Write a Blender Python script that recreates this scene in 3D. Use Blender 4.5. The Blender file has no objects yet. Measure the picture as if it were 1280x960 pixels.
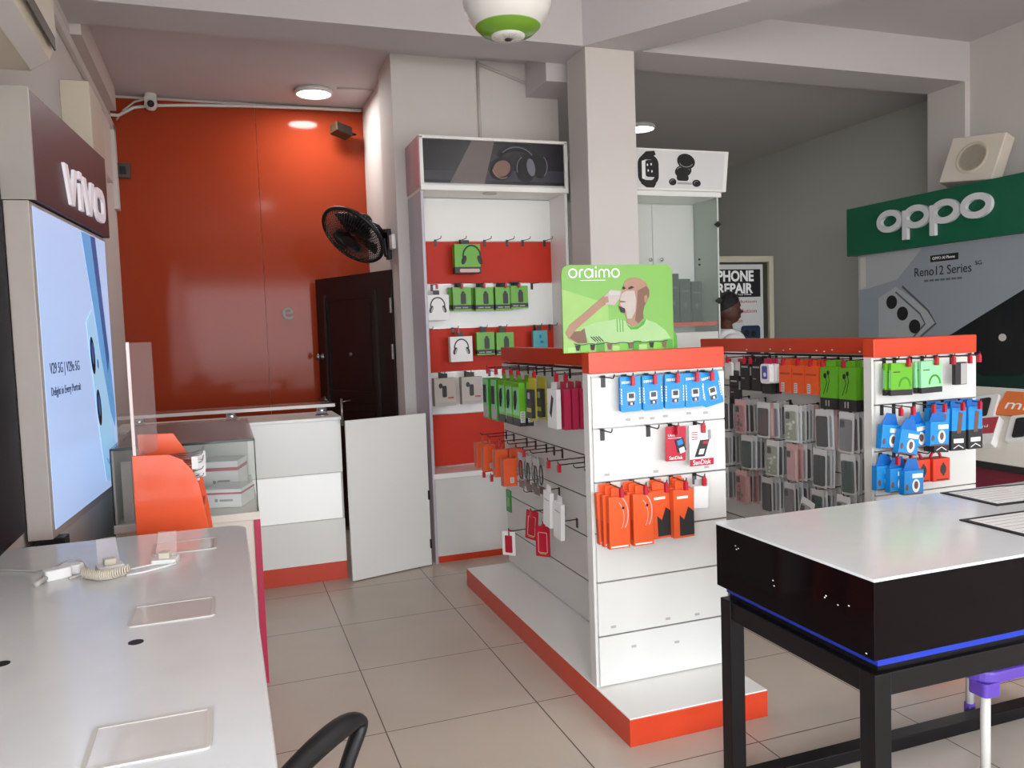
import bpy, bmesh, math, random
from math import sin, cos, pi, radians as rad
from mathutils import Vector, Matrix
random.seed(7)
SC = bpy.context.scene
COL = SC.collection
ORD = ['first','second','third','fourth','fifth','sixth','seventh','eighth','ninth','tenth','eleventh','twelfth']

# ------------------------------------------------------------------ materials
def lin(h):
    h = h.lstrip('#'); c = [int(h[i:i+2], 16)/255 for i in (0, 2, 4)]
    return tuple((x/12.92 if x <= .04045 else ((x+.055)/1.055)**2.4) for x in c) + (1,)
MATS = {}
def mat(name, col, rough=.5, metal=0, coat=0, alpha=1, emit=None, es=0, var=.06, vscale=9, bump=0, ior=1.45, trans=0, spec=.5):
    if name in MATS: return MATS[name]
    m = bpy.data.materials.new(name); m.use_nodes = True; MATS[name] = m
    nt = m.node_tree; b = nt.nodes['Principled BSDF']
    c = lin(col)
    b.inputs['Base Color'].default_value = c
    b.inputs['Roughness'].default_value = rough
    b.inputs['Metallic'].default_value = metal
    b.inputs['Coat Weight'].default_value = coat
    b.inputs['Coat Roughness'].default_value = .05
    b.inputs['IOR'].default_value = ior
    b.inputs['Alpha'].default_value = alpha
    b.inputs['Specular IOR Level'].default_value = spec
    b.inputs['Transmission Weight'].default_value = trans
    if emit:
        b.inputs['Emission Color'].default_value = lin(emit); b.inputs['Emission Strength'].default_value = es
    if var:
        tc = nt.nodes.new('ShaderNodeTexCoord'); n = nt.nodes.new('ShaderNodeTexNoise')
        n.inputs['Scale'].default_value = vscale; n.inputs['Detail'].default_value = 5
        nt.links.new(tc.outputs['Object'], n.inputs['Vector'])
        mx = nt.nodes.new('ShaderNodeMix'); mx.data_type = 'RGBA'
        mx.inputs[6].default_value = tuple(x*(1-var) for x in c[:3])+(1,)
        mx.inputs[7].default_value = tuple(min(1, x*(1+var)) for x in c[:3])+(1,)
        nt.links.new(n.outputs['Fac'], mx.inputs[0]); nt.links.new(mx.outputs[2], b.inputs['Base Color'])
        if bump:
            bp = nt.nodes.new('ShaderNodeBump'); bp.inputs['Strength'].default_value = bump; bp.inputs['Distance'].default_value = .01
            nt.links.new(n.outputs['Fac'], bp.inputs['Height']); nt.links.new(bp.outputs['Normal'], b.inputs['Normal'])
    return m

def tile_mat():
    m = mat('floor_tiles', '#b9b0a6', .3, var=0); nt = m.node_tree; b = nt.nodes['Principled BSDF']
    g = nt.nodes.new('ShaderNodeNewGeometry'); mp = nt.nodes.new('ShaderNodeMapping')
    mp.inputs['Location'].default_value = (-.522, -3.09, 0)
    br = nt.nodes.new('ShaderNodeTexBrick'); br.offset = 0; br.squash = 1
    br.inputs['Scale'].default_value = 1; br.inputs['Brick Width'].default_value = .635; br.inputs['Row Height'].default_value = .635
    br.inputs['Mortar Size'].default_value = .0028; br.inputs['Mortar Smooth'].default_value = .1
    n = nt.nodes.new('ShaderNodeTexNoise'); n.inputs['Scale'].default_value = 2.2; n.inputs['Detail'].default_value = 8
    nt.links.new(g.outputs['Position'], mp.inputs[0]); nt.links.new(mp.outputs[0], br.inputs[0]); nt.links.new(mp.outputs[0], n.inputs['Vector'])
    mx = nt.nodes.new('ShaderNodeMix'); mx.data_type = 'RGBA'
    mx.inputs[6].default_value = lin('#b5a99b'); mx.inputs[7].default_value = lin('#ccc0b2')
    nt.links.new(n.outputs['Fac'], mx.inputs[0])
    nt.links.new(mx.outputs[2], br.inputs['Color1']); nt.links.new(mx.outputs[2], br.inputs['Color2'])
    br.inputs['Mortar'].default_value = lin('#5d544e')
    nt.links.new(br.outputs['Color'], b.inputs['Base Color'])
    bu = nt.nodes.new('ShaderNodeBump'); bu.invert = True; bu.inputs['Strength'].default_value = .4; bu.inputs['Distance'].default_value = .004
    nt.links.new(br.outputs['Fac'], bu.inputs['Height']); nt.links.new(bu.outputs['Normal'], b.inputs['Normal'])
    return m

def screen_mat():
    m = mat('lit_screen', '#8fa6cc', .25, var=0); nt = m.node_tree; b = nt.nodes['Principled BSDF']
    b.inputs['Emission Color'].default_value = lin('#b4cdf6'); b.inputs['Emission Strength'].default_value = .42
    return m

WALL = mat('wall_paint', '#cfc9c5', .75, var=.04, vscale=1.5)
WALLG = mat('grey_wall_paint', '#b1b2ab', .8, var=.04, vscale=1.2)
CEIL = mat('ceiling_paint', '#c8c4c6', .85, var=.03, vscale=1)
WHITE = mat('white_laminate', '#e9e8e4', .28, var=.02, vscale=4)
WHITE2 = mat('white_melamine', '#d2d0cb', .35, var=.03, vscale=3)
GROOVE = mat('groove_shadow_metal', '#6f6c69', .5, .4)
ORANGE = mat('orange_laminate', '#c73d1e', .3, var=.05, vscale=5)
ORWALL = mat('orange_gloss_panel', '#9c3d24', .09, var=.03, vscale=.8, spec=.14)
REDP = mat('red_slat_panel', '#c02c14', .5, var=.04, spec=.3)
CREAM = mat('cream_laminate', '#d9d2c6', .35, var=.03)
BLACKG = mat('black_gloss_laminate', '#0d080a', .06, var=.1, vscale=20, spec=.1)
BLACKM = mat('black_metal', '#131112', .35, var=.1, spec=.2)
BLACKP = mat('black_plastic', '#151516', .42, var=.1)
DOORM = mat('dark_door_paint', '#1a1112', .35, var=.1)
CHROME = mat('chrome', '#c9c9cc', .12, 1, var=0)
STEEL = mat('hook_steel', '#8d8b88', .3, .9, var=0)
DKSTEEL = mat('dark_hook_steel', '#3a3838', .35, .8, var=0)
RED = mat('red_plastic', '#b01c30', .35, var=.05)
PINK = mat('crimson_trim', '#b52a4d', .4)
BLUELED = mat('blue_strip', '#072c9e', .35, var=0)
GREEN = mat('lime_box', '#62a826', .35, var=.05)
GREEND = mat('deep_green_box', '#3f8a1e', .4, var=.05)
GREENC = mat('mint_clear_box', '#8fd39a', .25, var=.08)
DARKG = mat('charcoal_card', '#2b2a2b', .45, var=.08)
BLUE = mat('sky_blue_card', '#1c84c9', .35, var=.08, vscale=30)
BLUED = mat('deep_blue_card', '#1663ae', .35, var=.08)
ORBOX = mat('orange_carton', '#e0592a', .4, var=.06, vscale=20)
ORBOXD = mat('dark_orange_carton', '#b93d18', .4, var=.06)
WCARD = mat('white_card', '#e6e4e2', .4, var=.03)
GCARD = mat('grey_card', '#a9a5a2', .45, var=.06)
TAN = mat('taupe_card', '#b5aca4', .45, var=.05)
PKCARD = mat('pale_pink_card', '#cfa9a4', .45, var=.08)
BROWN = mat('brown_print', '#6b4a3e', .5)
YEL = mat('yellow_tester', '#b8b02c', .4)
TEAL = mat('teal_card', '#4a9fa5', .4, var=.1)
CLEAR = mat('clear_film', '#eef1f1', .18, alpha=.055, var=0)
ACRYL = mat('clear_acrylic', '#d9c9c6', .08, alpha=.2, var=0)
GLASS = mat('greenish_glass', '#b7c9bd', .04, alpha=.12, var=0)
GLASSD = mat('smoked_glass', '#6a5a56', .03, alpha=.5, var=0)  # brown tint paints the orange wall's reflection into the pane
GEDGE = mat('glass_edge', '#20302c', .2, var=0)
INK = mat('black_ink', '#171718', .5, var=0)
INKW = mat('white_ink', '#f0efed', .5, var=0)
INKR = mat('red_ink', '#b23a3c', .5, var=0)
INKG = mat('grey_ink', '#8d8c8c', .5, var=0)
BURG = mat('burgundy_acrylic', '#573c40', .4, var=.03, spec=.2)
GRYP = mat('light_grey_plastic', '#bdb8b2', .4)
BEIGE = mat('aged_ivory_plastic', '#cdc3b2', .42)
OPGREEN = mat('dark_green_fascia', '#0c5a40', .3, var=.04)
PURPLE = mat('purple_plastic', '#573c9c', .32, var=.04)
SKIN = mat('dark_skin', '#4a2b20', .5, var=.08, vscale=14)
PSKIN = mat('printed_skin', '#94705d', .5, var=.08)
PSKIN2 = mat('printed_skin_shade', '#6c4d3d', .5, var=.08)
HAIR = mat('black_hair', '#0f0c0b', .7, var=.2, vscale=60, bump=.6)
SHIRT = mat('white_cotton', '#d9d8d6', .8, var=.04)
TROUS = mat('navy_cotton', '#20242e', .85, var=.08)
LAMPW = mat('lamp_diffuser', '#ffffff', .4, emit='#ffffff', es=9, var=0)

# ------------------------------------------------------------------ mesh builder
def frame(o, r, u):
    r = Vector(r).normalized(); u = Vector(u).normalized(); n = r.cross(u)
    return Matrix(((r.x, u.x, n.x, o[0]), (r.y, u.y, n.y, o[1]), (r.z, u.z, n.z, o[2]), (0, 0, 0, 1)))
def FR(o): return frame(o, (1, 0, 0), (0, 0, 1))     # faces -Y
def FL(o): return frame(o, (0, -1, 0), (0, 0, 1))    # faces -X
def FT(o): return frame(o, (1, 0, 0), (0, 1, 0))     # faces +Z

class MB:
    def __init__(s): s.v = []; s.f = []; s.m = []; s.s = []; s.M = Matrix.Identity(4)
    def add(s, vs, fs, m=0, M=None, smooth=False):
        k = len(s.v); T = s.M @ M if M is not None else s.M
        s.v += [T @ Vector(p) for p in vs]
        for f in fs: s.f.append([i+k for i in f]); s.m.append(m); s.s.append(smooth)
        return s
    def box(s, x0, x1, y0, y1, z0, z1, m=0, M=None):
        x0, x1 = min(x0, x1), max(x0, x1); y0, y1 = min(y0, y1), max(y0, y1); z0, z1 = min(z0, z1), max(z0, z1)
        return s.add([(x0,y0,z0),(x1,y0,z0),(x1,y1,z0),(x0,y1,z0),(x0,y0,z1),(x1,y0,z1),(x1,y1,z1),(x0,y1,z1)],
              [(3,2,1,0),(4,5,6,7),(0,1,5,4),(1,2,6,5),(2,3,7,6),(3,0,4,7)], m, M)
    def prism(s, pts, d0, d1, m=0, M=None, mside=None):     # polygon in local XY, extruded d0..d1 along local Z
        n = len(pts)
        a = sum(pts[i][0]*pts[(i+1)%n][1]-pts[(i+1)%n][0]*pts[i][1] for i in range(n))
        if a < 0: pts = pts[::-1]
        vs = [(p[0], p[1], d0) for p in pts]+[(p[0], p[1], d1) for p in pts]
        s.add(vs, [list(range(n))[::-1], [i+n for i in range(n)]], m, M)
        k = len(s.v)-2*n
        for i in range(n):
            j = (i+1) % n
            s.f.append([k+i, k+j, k+n+j, k+n+i]); s.m.append(m if mside is None else mside); s.s.append(False)
        return s
    def stroke(s, pts, w, d0, d1, m=0, M=None, closed=False):   # ribbon of width w along 2D polyline
        P = [Vector(p) for p in pts]; n = len(P); L = []; R = []
        for i in range(n):
            if closed: a, b = P[i-1], P[(i+1) % n]
            else: a, b = P[max(0, i-1)], P[min(n-1, i+1)]
            t = (b-a).normalized(); nn = Vector((-t.y, t.x))*w/2
            L.append(P[i]+nn); R.append(P[i]-nn)
        rng = n if closed else n-1
        for i in range(rng):
            j = (i+1) % n
            q = [R[i], R[j], L[j], L[i]]
            vs = [(p.x, p.y, d0) for p in q]+[(p.x, p.y, d1) for p in q]
            fs = [(3,2,1,0),(4,5,6,7),(0,1,5,4),(2,3,7,6)]
            if not closed and i == 0: fs.append((3,0,4,7))
            if not closed and i == rng-1: fs.append((1,2,6,5))
            s.add(vs, fs, m, M)
        return s
    def tube(s, pts, r, m=0, n=8, M=None, closed=False):
        P = [Vector(p) for p in pts]; N = len(P); rs = r if isinstance(r, (list, tuple)) else [r]*N
        up = None; rings = []
        for i in range(N):
            a = P[i-1] if (closed or i) else P[i]; b = P[(i+1) % N] if (closed or i < N-1) else P[i]
            t = (b-a).normalized()
            if up is None:
                up = Vector((0, 0, 1)) if abs(t.z) < .9 else Vector((1, 0, 0))
            up = (up - t*up.dot(t)).normalized(); sd = t.cross(up)
            rings.append([P[i]+(sd*cos(2*pi*k/n)+up*sin(2*pi*k/n))*rs[i] for k in range(n)])
        vs = [v for rg in rings for v in rg]; fs = []
        for i in range(N if closed else N-1):
            j = (i+1) % N
            for k in range(n): fs.append((i*n+k, i*n+(k+1) % n, j*n+(k+1) % n, j*n+k))
        if not closed: fs += [list(range(n))[::-1], [(N-1)*n+k for k in range(n)]]
        return s.add(vs, fs, m, M, True)
    def cyl(s, c, r, h, m=0, n=24, M=None, r2=None):      # along local Z from c
        r2 = r if r2 is None else r2
        vs = [(c[0]+r*cos(2*pi*k/n), c[1]+r*sin(2*pi*k/n), c[2]) for k in range(n)]+[(c[0]+r2*cos(2*pi*k/n), c[1]+r2*sin(2*pi*k/n), c[2]+h) for k in range(n)]
        s.add(vs, [list(range(n))[::-1], [n+k for k in range(n)]], m, M)
        k0 = len(s.v)-2*n
        for k in range(n): s.f.append([k0+k, k0+(k+1) % n, k0+n+(k+1) % n, k0+n+k]); s.m.append(m); s.s.append(n > 12)
        return s
    def lathe(s, prof, m=0, n=40, M=None):               # (r,z) profile
        vs = []; fs = []
        for r, z in prof: vs += [(r*cos(2*pi*k/n), r*sin(2*pi*k/n), z) for k in range(n)]
        for i in range(len(prof)-1):
            for k in range(n): fs.append((i*n+k, i*n+(k+1) % n, (i+1)*n+(k+1) % n, (i+1)*n+k))
        return s.add(vs, fs, m, M, True)
    def text(s, txt, h, m, M, width=None, d=.0012, x=0, y=0, align='LEFT', bold=0):
        c = bpy.data.curves.new('tmp', 'FONT'); c.body = txt; c.size = 1; c.extrude = .5; c.resolution_u = 3; c.offset = bold
        o = bpy.data.objects.new('tmp', c); COL.objects.link(o)
        dg = bpy.context.evaluated_depsgraph_get(); me = bpy.data.meshes.new_from_object(o.evaluated_get(dg))
        xs = [v.co.x for v in me.vertices]; ys = [v.co.y for v in me.vertices]
        w0 = max(xs)-min(xs); h0 = max(ys)-min(ys); hh = h/h0; ww = (width/w0) if width else hh
        off = -(w0*ww)/2 if align == 'CENTER' else 0
        s.add([(x+off+(v.co.x-min(xs))*ww, y+(v.co.y-min(ys))*hh, (v.co.z+.5)*d) for v in me.vertices], [list(p.vertices) for p in me.polygons], m, M)
        bpy.data.objects.remove(o); bpy.data.curves.remove(c); bpy.data.meshes.remove(me)
        return s
    def mesh(s, name, mats):
        if not isinstance(mats, (list, tuple)): mats = [mats]
        me = bpy.data.meshes.new(name); me.from_pydata([tuple(v) for v in s.v], [], s.f)
        for x in mats: me.materials.append(x)
        me.polygons.foreach_set('material_index', s.m); me.polygons.foreach_set('use_smooth', s.s); me.update()
        return me

def rrect(x0, x1, y0, y1, r, n=6, corners=(1, 1, 1, 1)):     # corners: BL BR TR TL
    pts = []
    for (cx, cy, a, on) in ((x0+r, y0+r, pi, corners[0]), (x1-r, y0+r, 1.5*pi, corners[1]), (x1-r, y1-r, 0, corners[2]), (x0+r, y1-r, .5*pi, corners[3])):
        if on: pts += [(cx+r*cos(a+k*pi/2/n), cy+r*sin(a+k*pi/2/n)) for k in range(n+1)]
        else: pts.append((cx+(r if cx > (x0+x1)/2 else -r), cy+(r if cy > (y0+y1)/2 else -r)))
    return pts
def ell(cx, cy, a, b, n=28, rot=0):
    return [(cx+a*cos(t)*cos(rot)-b*sin(t)*sin(rot), cy+a*cos(t)*sin(rot)+b*sin(t)*cos(rot)) for t in [2*pi*k/n for k in range(n)]]
def arc(cx, cy, r, a0, a1, n=14, ry=None):
    ry = r if ry is None else ry
    return [(cx+r*cos(rad(a0+(a1-a0)*k/n)), cy+ry*sin(rad(a0+(a1-a0)*k/n))) for k in range(n+1)]

# ------------------------------------------------------------------ objects
def tag(o, label, cat, group=None):
    o['label'] = label; o['category'] = cat
    if group: o['group'] = group
    return o
def thing(name, label, cat, loc=(0, 0, 0), rz=0, group=None):
    o = bpy.data.objects.new(name, None); COL.objects.link(o); o.empty_display_size = .05
    o.location = loc; o.rotation_euler = (0, 0, rz)
    return tag(o, label, cat, group)
def obj(name, mb, mats, parent=None, bev=0, seg=2, label=None, loc=None):
    me = mb.mesh(name, mats) if isinstance(mb, MB) else mb
    o = bpy.data.objects.new(name, me); COL.objects.link(o)
    if parent: o.parent = parent
    if loc: o.location = loc
    if bev:
        b = o.modifiers.new('edge', 'BEVEL'); b.width = bev; b.segments = seg; b.limit_method = 'ANGLE'; b.angle_limit = rad(50)
    if label: o['label'] = label
    return o
def struct(name, mb, mats, parent=None, bev=0):
    o = obj(name, mb, mats, parent, bev)
    if not parent: o['kind'] = 'structure'
    return o
B = lambda *a, **k: MB().box(*a, **k)

class Kind:                                  # a kind of thing: its parts as meshes, stamped out instance by instance
    def __init__(s, name, cat): s.name = name; s.cat = cat; s.parts = []
    def part(s, name, mb, mats, parent=None, label=None):
        s.parts.append((name, mb.mesh(name, mats), parent, label)); return len(s.parts)-1
    def stamp(s, loc, rz, label, group=None, rx=0, ry=0, sc=None):
        t = thing(s.name, label, s.cat, loc, rz, group); t.rotation_euler = (rx, ry, rz)
        if sc: t.scale = sc
        made = []
        for name, me, par, lb in s.parts:
            o = bpy.data.objects.new(name, me); COL.objects.link(o); o.parent = made[par] if par is not None else t
            if lb: o['label'] = lb
            made.append(o)
        return t
# ================================================================== THE ROOM
HB = 3.385; ZF = 3.69; ZB = 3.5
struct('floor', B(-.87, 6.4, -6, 9.4, -.1, 0), tile_mat())
struct('wall_west', MB().box(-.87, -.72, .4, 7.25, 0, ZF+.1).box(-.87, -.72, -4.5, .4, 2.9, ZF+.1).box(-.87, -.72, -4.5, .4, 0, .5), WALL)  # unseen west opening, added to bring daylight onto west-facing sides
struct('wall_north', B(-.87, 1.3, 7.1, 7.25, 0, ZF+.1), WALL)
# orange gloss cladding panels with fine seams
mb = MB()
for x0, x1 in ((-.72, .357), (.360, 1.24)): mb.box(x0, x1, 7.075, 7.1, 0, 3.475)
struct('trim_1', mb, ORWALL)
# side wall of the alcove, pilaster at its front corner
struct('wall_alcove', B(1.24, 1.4, 6.12, 7.1, 0, ZB), WALL)
struct('wall_middle', MB().box(1.2, 2.45, 5.66, 6.12, 0, ZB).box(2.3, 2.45, 6.12, 9.3, 0, ZB), WALL)
struct('wall_back', B(2.3, 6.4, 9.3, 9.4, 0, ZB), WALLG)
struct('wall_store', B(6.1, 6.25, 5.26, 9.4, 0, ZB), WALLG)
struct('wall_east', MB().box(5.65, 5.8, -4.5, 4.9, 0, ZF).box(5.6, 6.25, 4.9, 5.26, 0, HB), WALL)
struct('ceiling', MB().box(-.87, 5.8, -4.5, 4.9, ZF, ZF+.12).box(-.87, 6.4, 5.26, 9.4, ZB, ZB+.3), CEIL)
struct('trim_2', B(-.72, 6.25, 4.9, 5.26, HB, ZF+.1), CEIL)                       # cross beam
struct('trim_3', MB().prism([(2.31, 4.9), (2.74, 4.9), (5.65, .75), (5.65, .12)], HB, ZF, 0), CEIL)   # slanting beam
struct('trim_4', B(2.196, 2.5, 5.26, 5.66, 3.262, ZB), CEIL)                      # short beam back to the wall
struct('trim_5', B(2.324, 2.685, 4.9, 5.2, 0, HB), WALL, bev=.006)                # square column
struct('wall_front', MB().box(-.87, 5.8, -4.6, -4.5, 2.75, ZF+.1).box(-.87, -.66, -4.6, -4.5, 0, 2.75).box(5.5, 5.8, -4.6, -4.5, 0, 2.75), WALL)
# pipes and trunking clipped to the walls
def pipe(n, pts, r, m=None): return struct(n, MB().tube(pts, r, n=8), m or WHITE2)
pipe('trim_6', [(-.70, 6.9, 3.30), (-.66, 7.05, 3.335), (-.55, 7.05, 3.40), (-.416, 7.05, 3.425), (-.1, 7.05, 3.445), (.243, 7.05, 3.46), (.7, 7.05, 3.472), (1.22, 7.05, 3.478)], .013)
pipe('trim_7', [(1.225, 6.105, ZB), (1.225, 6.105, 2.35)], .011)
pipe('trim_8', [(1.83, 5.65, ZB-.01), (1.83, 5.65, 2.87)], .011, GRYP)
pipe('trim_9', [(1.83, 5.645, 3.47), (2.0, 5.645, 3.42), (2.19, 5.645, 3.36)], .012, GRYP)
struct('trim_10', B(-.72, -.69, 4.0, 7.05, 3.2, 3.26), WHITE2, bev=.004)
struct('trim_11', MB().box(-.72, -.66, 5.28, 6.9, 3.33, 3.5).box(-.72, -.69, 6.95, 7.07, 2.6, 3.25), WALL)
# far side: pavement and street outside the open shop front
struct('ground', MB().box(-30, -.88, -6, 20, -.12, -.02).box(-30, 36, -40, -6, -.12, -.02), mat('pavement', '#b3aba0', .9, var=.1, vscale=.7))

# ------------------------------------------------------------------ camera
cam = bpy.data.cameras.new('camera'); cam.sensor_width = 36; cam.lens = 36*1.0128
cam.lens = 36*1012.8/1280; cam.clip_start = .02
co = bpy.data.objects.new('camera', cam); COL.objects.link(co); SC.camera = co
yaw, pit, rol = .34117579, -.06430535, -.03548905
r = Vector((cos(yaw), -sin(yaw), 0)); f = Vector((sin(yaw), cos(yaw), 0)); u = Vector((0, 0, 1))
f2 = f*cos(pit)+u*sin(pit); u2 = u*cos(pit)-f*sin(pit)
r2 = r*cos(rol)+u2*sin(rol); u3 = u2*cos(rol)-r*sin(rol)
co.matrix_world = Matrix(((r2.x, u3.x, -f2.x, 0), (r2.y, u3.y, -f2.y, 0), (r2.z, u3.z, -f2.z, 1.55), (0, 0, 0, 1)))

# ------------------------------------------------------------------ daylight and lamps
w = bpy.data.worlds.new('sky'); SC.world = w; w.use_nodes = True
nt = w.node_tree; bg = nt.nodes['Background']
bg.inputs['Color'].default_value = (.86, .93, 1, 1); bg.inputs['Strength'].default_value = 7.0
for x0, x1 in ((-.66, 5.5),):                      # daylight portals in the shop front and the added west opening
    L = bpy.data.lights.new('daylight_portal', 'AREA'); L.shape = 'RECTANGLE'; L.size = x1-x0; L.size_y = 2.75
    L.cycles.is_portal = True
    o = bpy.data.objects.new('daylight_portal', L); COL.objects.link(o); o.location = ((x0+x1)/2, -4.55, 1.375); o.rotation_euler = (rad(90), 0, 0)
L = bpy.data.lights.new('daylight_portal', 'AREA'); L.shape = 'RECTANGLE'; L.size = 4.9; L.size_y = 2.4; L.cycles.is_portal = True
o = bpy.data.objects.new('daylight_portal', L); COL.objects.link(o); o.location = (-.86, -2.05, 1.7); o.rotation_euler = (rad(90), 0, rad(-90))
SC.view_settings.view_transform = 'Standard'; SC.view_settings.look = 'None'; SC.view_settings.gamma = 1
SC.view_settings.use_curve_mapping = False; SC.view_settings.exposure = .68
SC.cycles.transparent_max_bounces = 24; SC.cycles.max_bounces = 8; SC.cycles.diffuse_bounces = 6; SC.cycles.sample_clamp_indirect = 6

def ceiling_lamp(x, y, z, r, label, power):
    t = thing('ceiling_light', label, 'ceiling light', (x, y, z), group=None)
    obj('housing', MB().lathe([(r*.3, 0), (r*1.0, 0), (r*1.08, -.012), (r*1.08, -.035), (r*.98, -.04), (r*.96, -.03)]), WHITE2, t)
    obj('diffuser', MB().lathe([(r*.97, -.031), (r*.6, -.037), (.001, -.039)]), LAMPW, t)
    L = bpy.data.lights.new('lamp_glow', 'AREA'); L.shape = 'DISK'; L.size = r*1.8; L.energy = power; L.color = (1, .97, .93)
    o = bpy.data.objects.new('lamp_glow', L); COL.objects.link(o); o.location = (0, 0, -.045); o.parent = t
    return t
ceiling_lamp(.785, 6.62, ZB, .135, 'round white ceiling light in front of the orange wall', 8)
obj('lamp_cable', MB().tube([(.95, 6.5, ZB-.012), (1.1, 6.5, ZB-.01), (1.24, 6.5, ZB-.012)], .006), GRYP)['kind'] = 'structure'
ceiling_lamp(.75, .85, ZF, .14, 'round white ceiling light above the counter aisle', 4)
ceiling_lamp(2.9, 1.2, ZF, .14, 'round white ceiling light added out of view over the black table', 8)  # added fill lamp, never in view; brightens table and poster side
ceiling_lamp(3.93, 7.1, ZB, .14, 'round white ceiling light above the glass cabinet beyond the column', 6)
# ================================================================== HOOKS
def hook_mesh(L, plate=True):
    mb = MB()
    if plate: mb.box(-.009, .009, -.004, 0, -.042, .006)
    mb.tube([(0, -.003, 0), (0, -L+.012, -.002), (0, -L+.003, .004), (0, -L, .014)], .0028, n=6)
    return mb.mesh('hook', [DKSTEEL])
def stop_mesh(L): return MB().box(-.007, .007, -L-.002, -L+.014, -.036, -.004).box(-.0045, .0045, -L, -L+.01, -.004, .004).mesh('stopper', [RED])
HM = {}
def hook(parent, p, d='F', L=.12, stop=False):
    k = (L, stop)
    if k not in HM: HM[k] = (hook_mesh(L), stop_mesh(L))
    o = obj('hook', HM[k][0], None, parent); pl = parent.location
    o.location = (p[0]-pl[0], p[1]-pl[1], p[2]-pl[2]); o.rotation_euler = (0, 0, 0 if d == 'F' else -pi/2)
    if stop: obj('stopper', HM[k][1], None, o, label='red plastic hook stopper')
    return o

# ================================================================== ISLAND GONDOLAS
ZG = [1.154, .939, .734, .536, .315]
def island(label, x0, x1, yf, yb, xs, base):
    L = ((x0+x1)/2, yf+.9, 0); t = thing('display_gondola', label, 'shop display', L)
    T = Matrix.Translation(-Vector(L))
    def mb(): q = MB(); q.M = T; return q
    bx0, bx1, by0, by1 = base
    obj('plinth', mb().box(bx0, bx1, by0, by1, 0, .104), ORANGE, t, .003)
    obj('plinth_top', mb().box(bx0+.002, bx1-.002, by0+.002, by1-.002, .104, .1085), WHITE, t)
    # end panel: slat boards with grooves, on a white post frame
    q = mb().box(x0, x1, yf+.012, yf+.06, .1085, 1.375, 0)
    zz = [1.358]+ZG+[.1085]
    for a, b in zip(zz, zz[1:]): q.box(x0+.012, x1-.002, yf, yf+.0125, b+.005, a-.002, 0)
    for a in zz[:-1]: q.box(x0+.012, x1-.002, yf+.006, yf+.0128, a-.003, a+.0055, 1)
    obj('end_panel', q, [WHITE2, STEEL], t)
    # spine
    q = mb().box(xs, xs+.04, yf+.06, yb, .1085, 1.36, 0)
    for s_, xx in ((-1, xs), (1, xs+.04)):
        for a, b in zip(zz, zz[1:]): q.box(xx, xx+s_*.012, yf+.062, yb, b+.005, a-.002, 0)
        for a in zz[:-1]: q.box(xx, xx+s_*.007, yf+.062, yb, a-.003, a+.0055, 1)
    obj('spine_panel', q, [WHITE2, DKSTEEL], t)
    obj('header', mb().box(x0, x1, yf-.002, yf+.064, 1.373, 1.458).box(xs-.014, xs+.054, yf+.064, yb+.004, 1.373, 1.456), ORANGE, t, .003)
    return t
G1 = island('orange and white gondola with green boy-height sign card on top, nearest the white counter', 1.345, 1.965, 2.885, 4.76, 1.64, (1.339, 1.948, 2.605, 4.73))
G1['label'] = 'orange and white gondola carrying the green sign card on its top'
G2 = island('orange and white gondola stocked with phone cases, behind the black table', 2.785, 3.41, 2.92, 4.77, 3.08, (2.78, 3.40, 2.64, 4.74))
# scratches on the header of the second gondola and tape residue on the boards of the first
q = MB(); q.M = Matrix.Translation(-G2.location)
for y, z in ((4.25, 1.385), (4.02, 1.39), (3.9, 1.384), (3.84, 1.392), (3.62, 1.386), (3.56, 1.381), (3.50, 1.39), (3.3, 1.383)): q.box(3.0655, 3.0665, y, y+.012, z, z+.006)
obj('chipped_spot', q, INKW, G2)
q = MB(); q.M = Matrix.Translation(-G1.location)
for x, z in ((1.50, 1.178), (1.56, 1.18), (1.61, 1.176), (1.67, 1.181), (1.78, 1.185), (1.86, 1.182), (1.40, .965), (1.62, .958), (1.86, .955), (1.41, .345), (1.66, .34), (1.80, .337), (1.70, .235), (1.50, .25)):
    q.box(x, x+.022, 2.884, 2.8855, z, z+.01)
obj('tape_residue', q, GCARD, G1)

# ---- product kinds; origin = the hang hole, front faces -Y
def barcode(q, x0, x1, z0, z1, y, m0, m1):
    q.box(x0, x1, y-.0006, y, z0, z1, m0); n = 7; s_ = (z1-z0)/(2*n+1)
    for i in range(n): q.box(x0+.002, x1-.002, y-.001, y, z0+s_*(2*i+1), z0+s_*(2*i+2), m1)

K_READER = Kind('card_reader_pack', 'packet')
K_READER.part('card', MB().prism(rrect(-.045, .045, -.125, .012, .006), 0, .003, M=FR((0, 0, 0))), BLUE)
q = MB().prism(rrect(-.022, .022, -.105, -.045, .005), .003, .011, M=FR((0, 0, 0)))
K_READER.part('blister', q, CLEAR)
q = MB().prism(rrect(-.016, .016, -.082, -.050, .003), .003, .008, 0, FR((0, 0, 0))).prism(rrect(-.012, .012, -.072, -.053, .002), .008, .0085, 1, FR((0, 0, 0))).prism(rrect(-.012, .012, -.100, -.086, .002), .003, .008, 1, FR((0, 0, 0))).box(-.004, .004, -.0086, -.008, -.098, -.089, 0)
K_READER.part('card_reader', q, [WCARD, INK])
q = MB()
for i in range(5): q.box(-.038+i*.0085, -.033+i*.0085, -.0036, -.003, -.014, -.004, 0)
for i in range(6): q.box(-.042, -.038, -.0036, -.003, -.04-i*.011, -.033-i*.011, 0); q.box(.038, .042, -.0036, -.003, -.04-i*.011, -.033-i*.011, 0)
K_READER.part('print', q, INKW)

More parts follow.
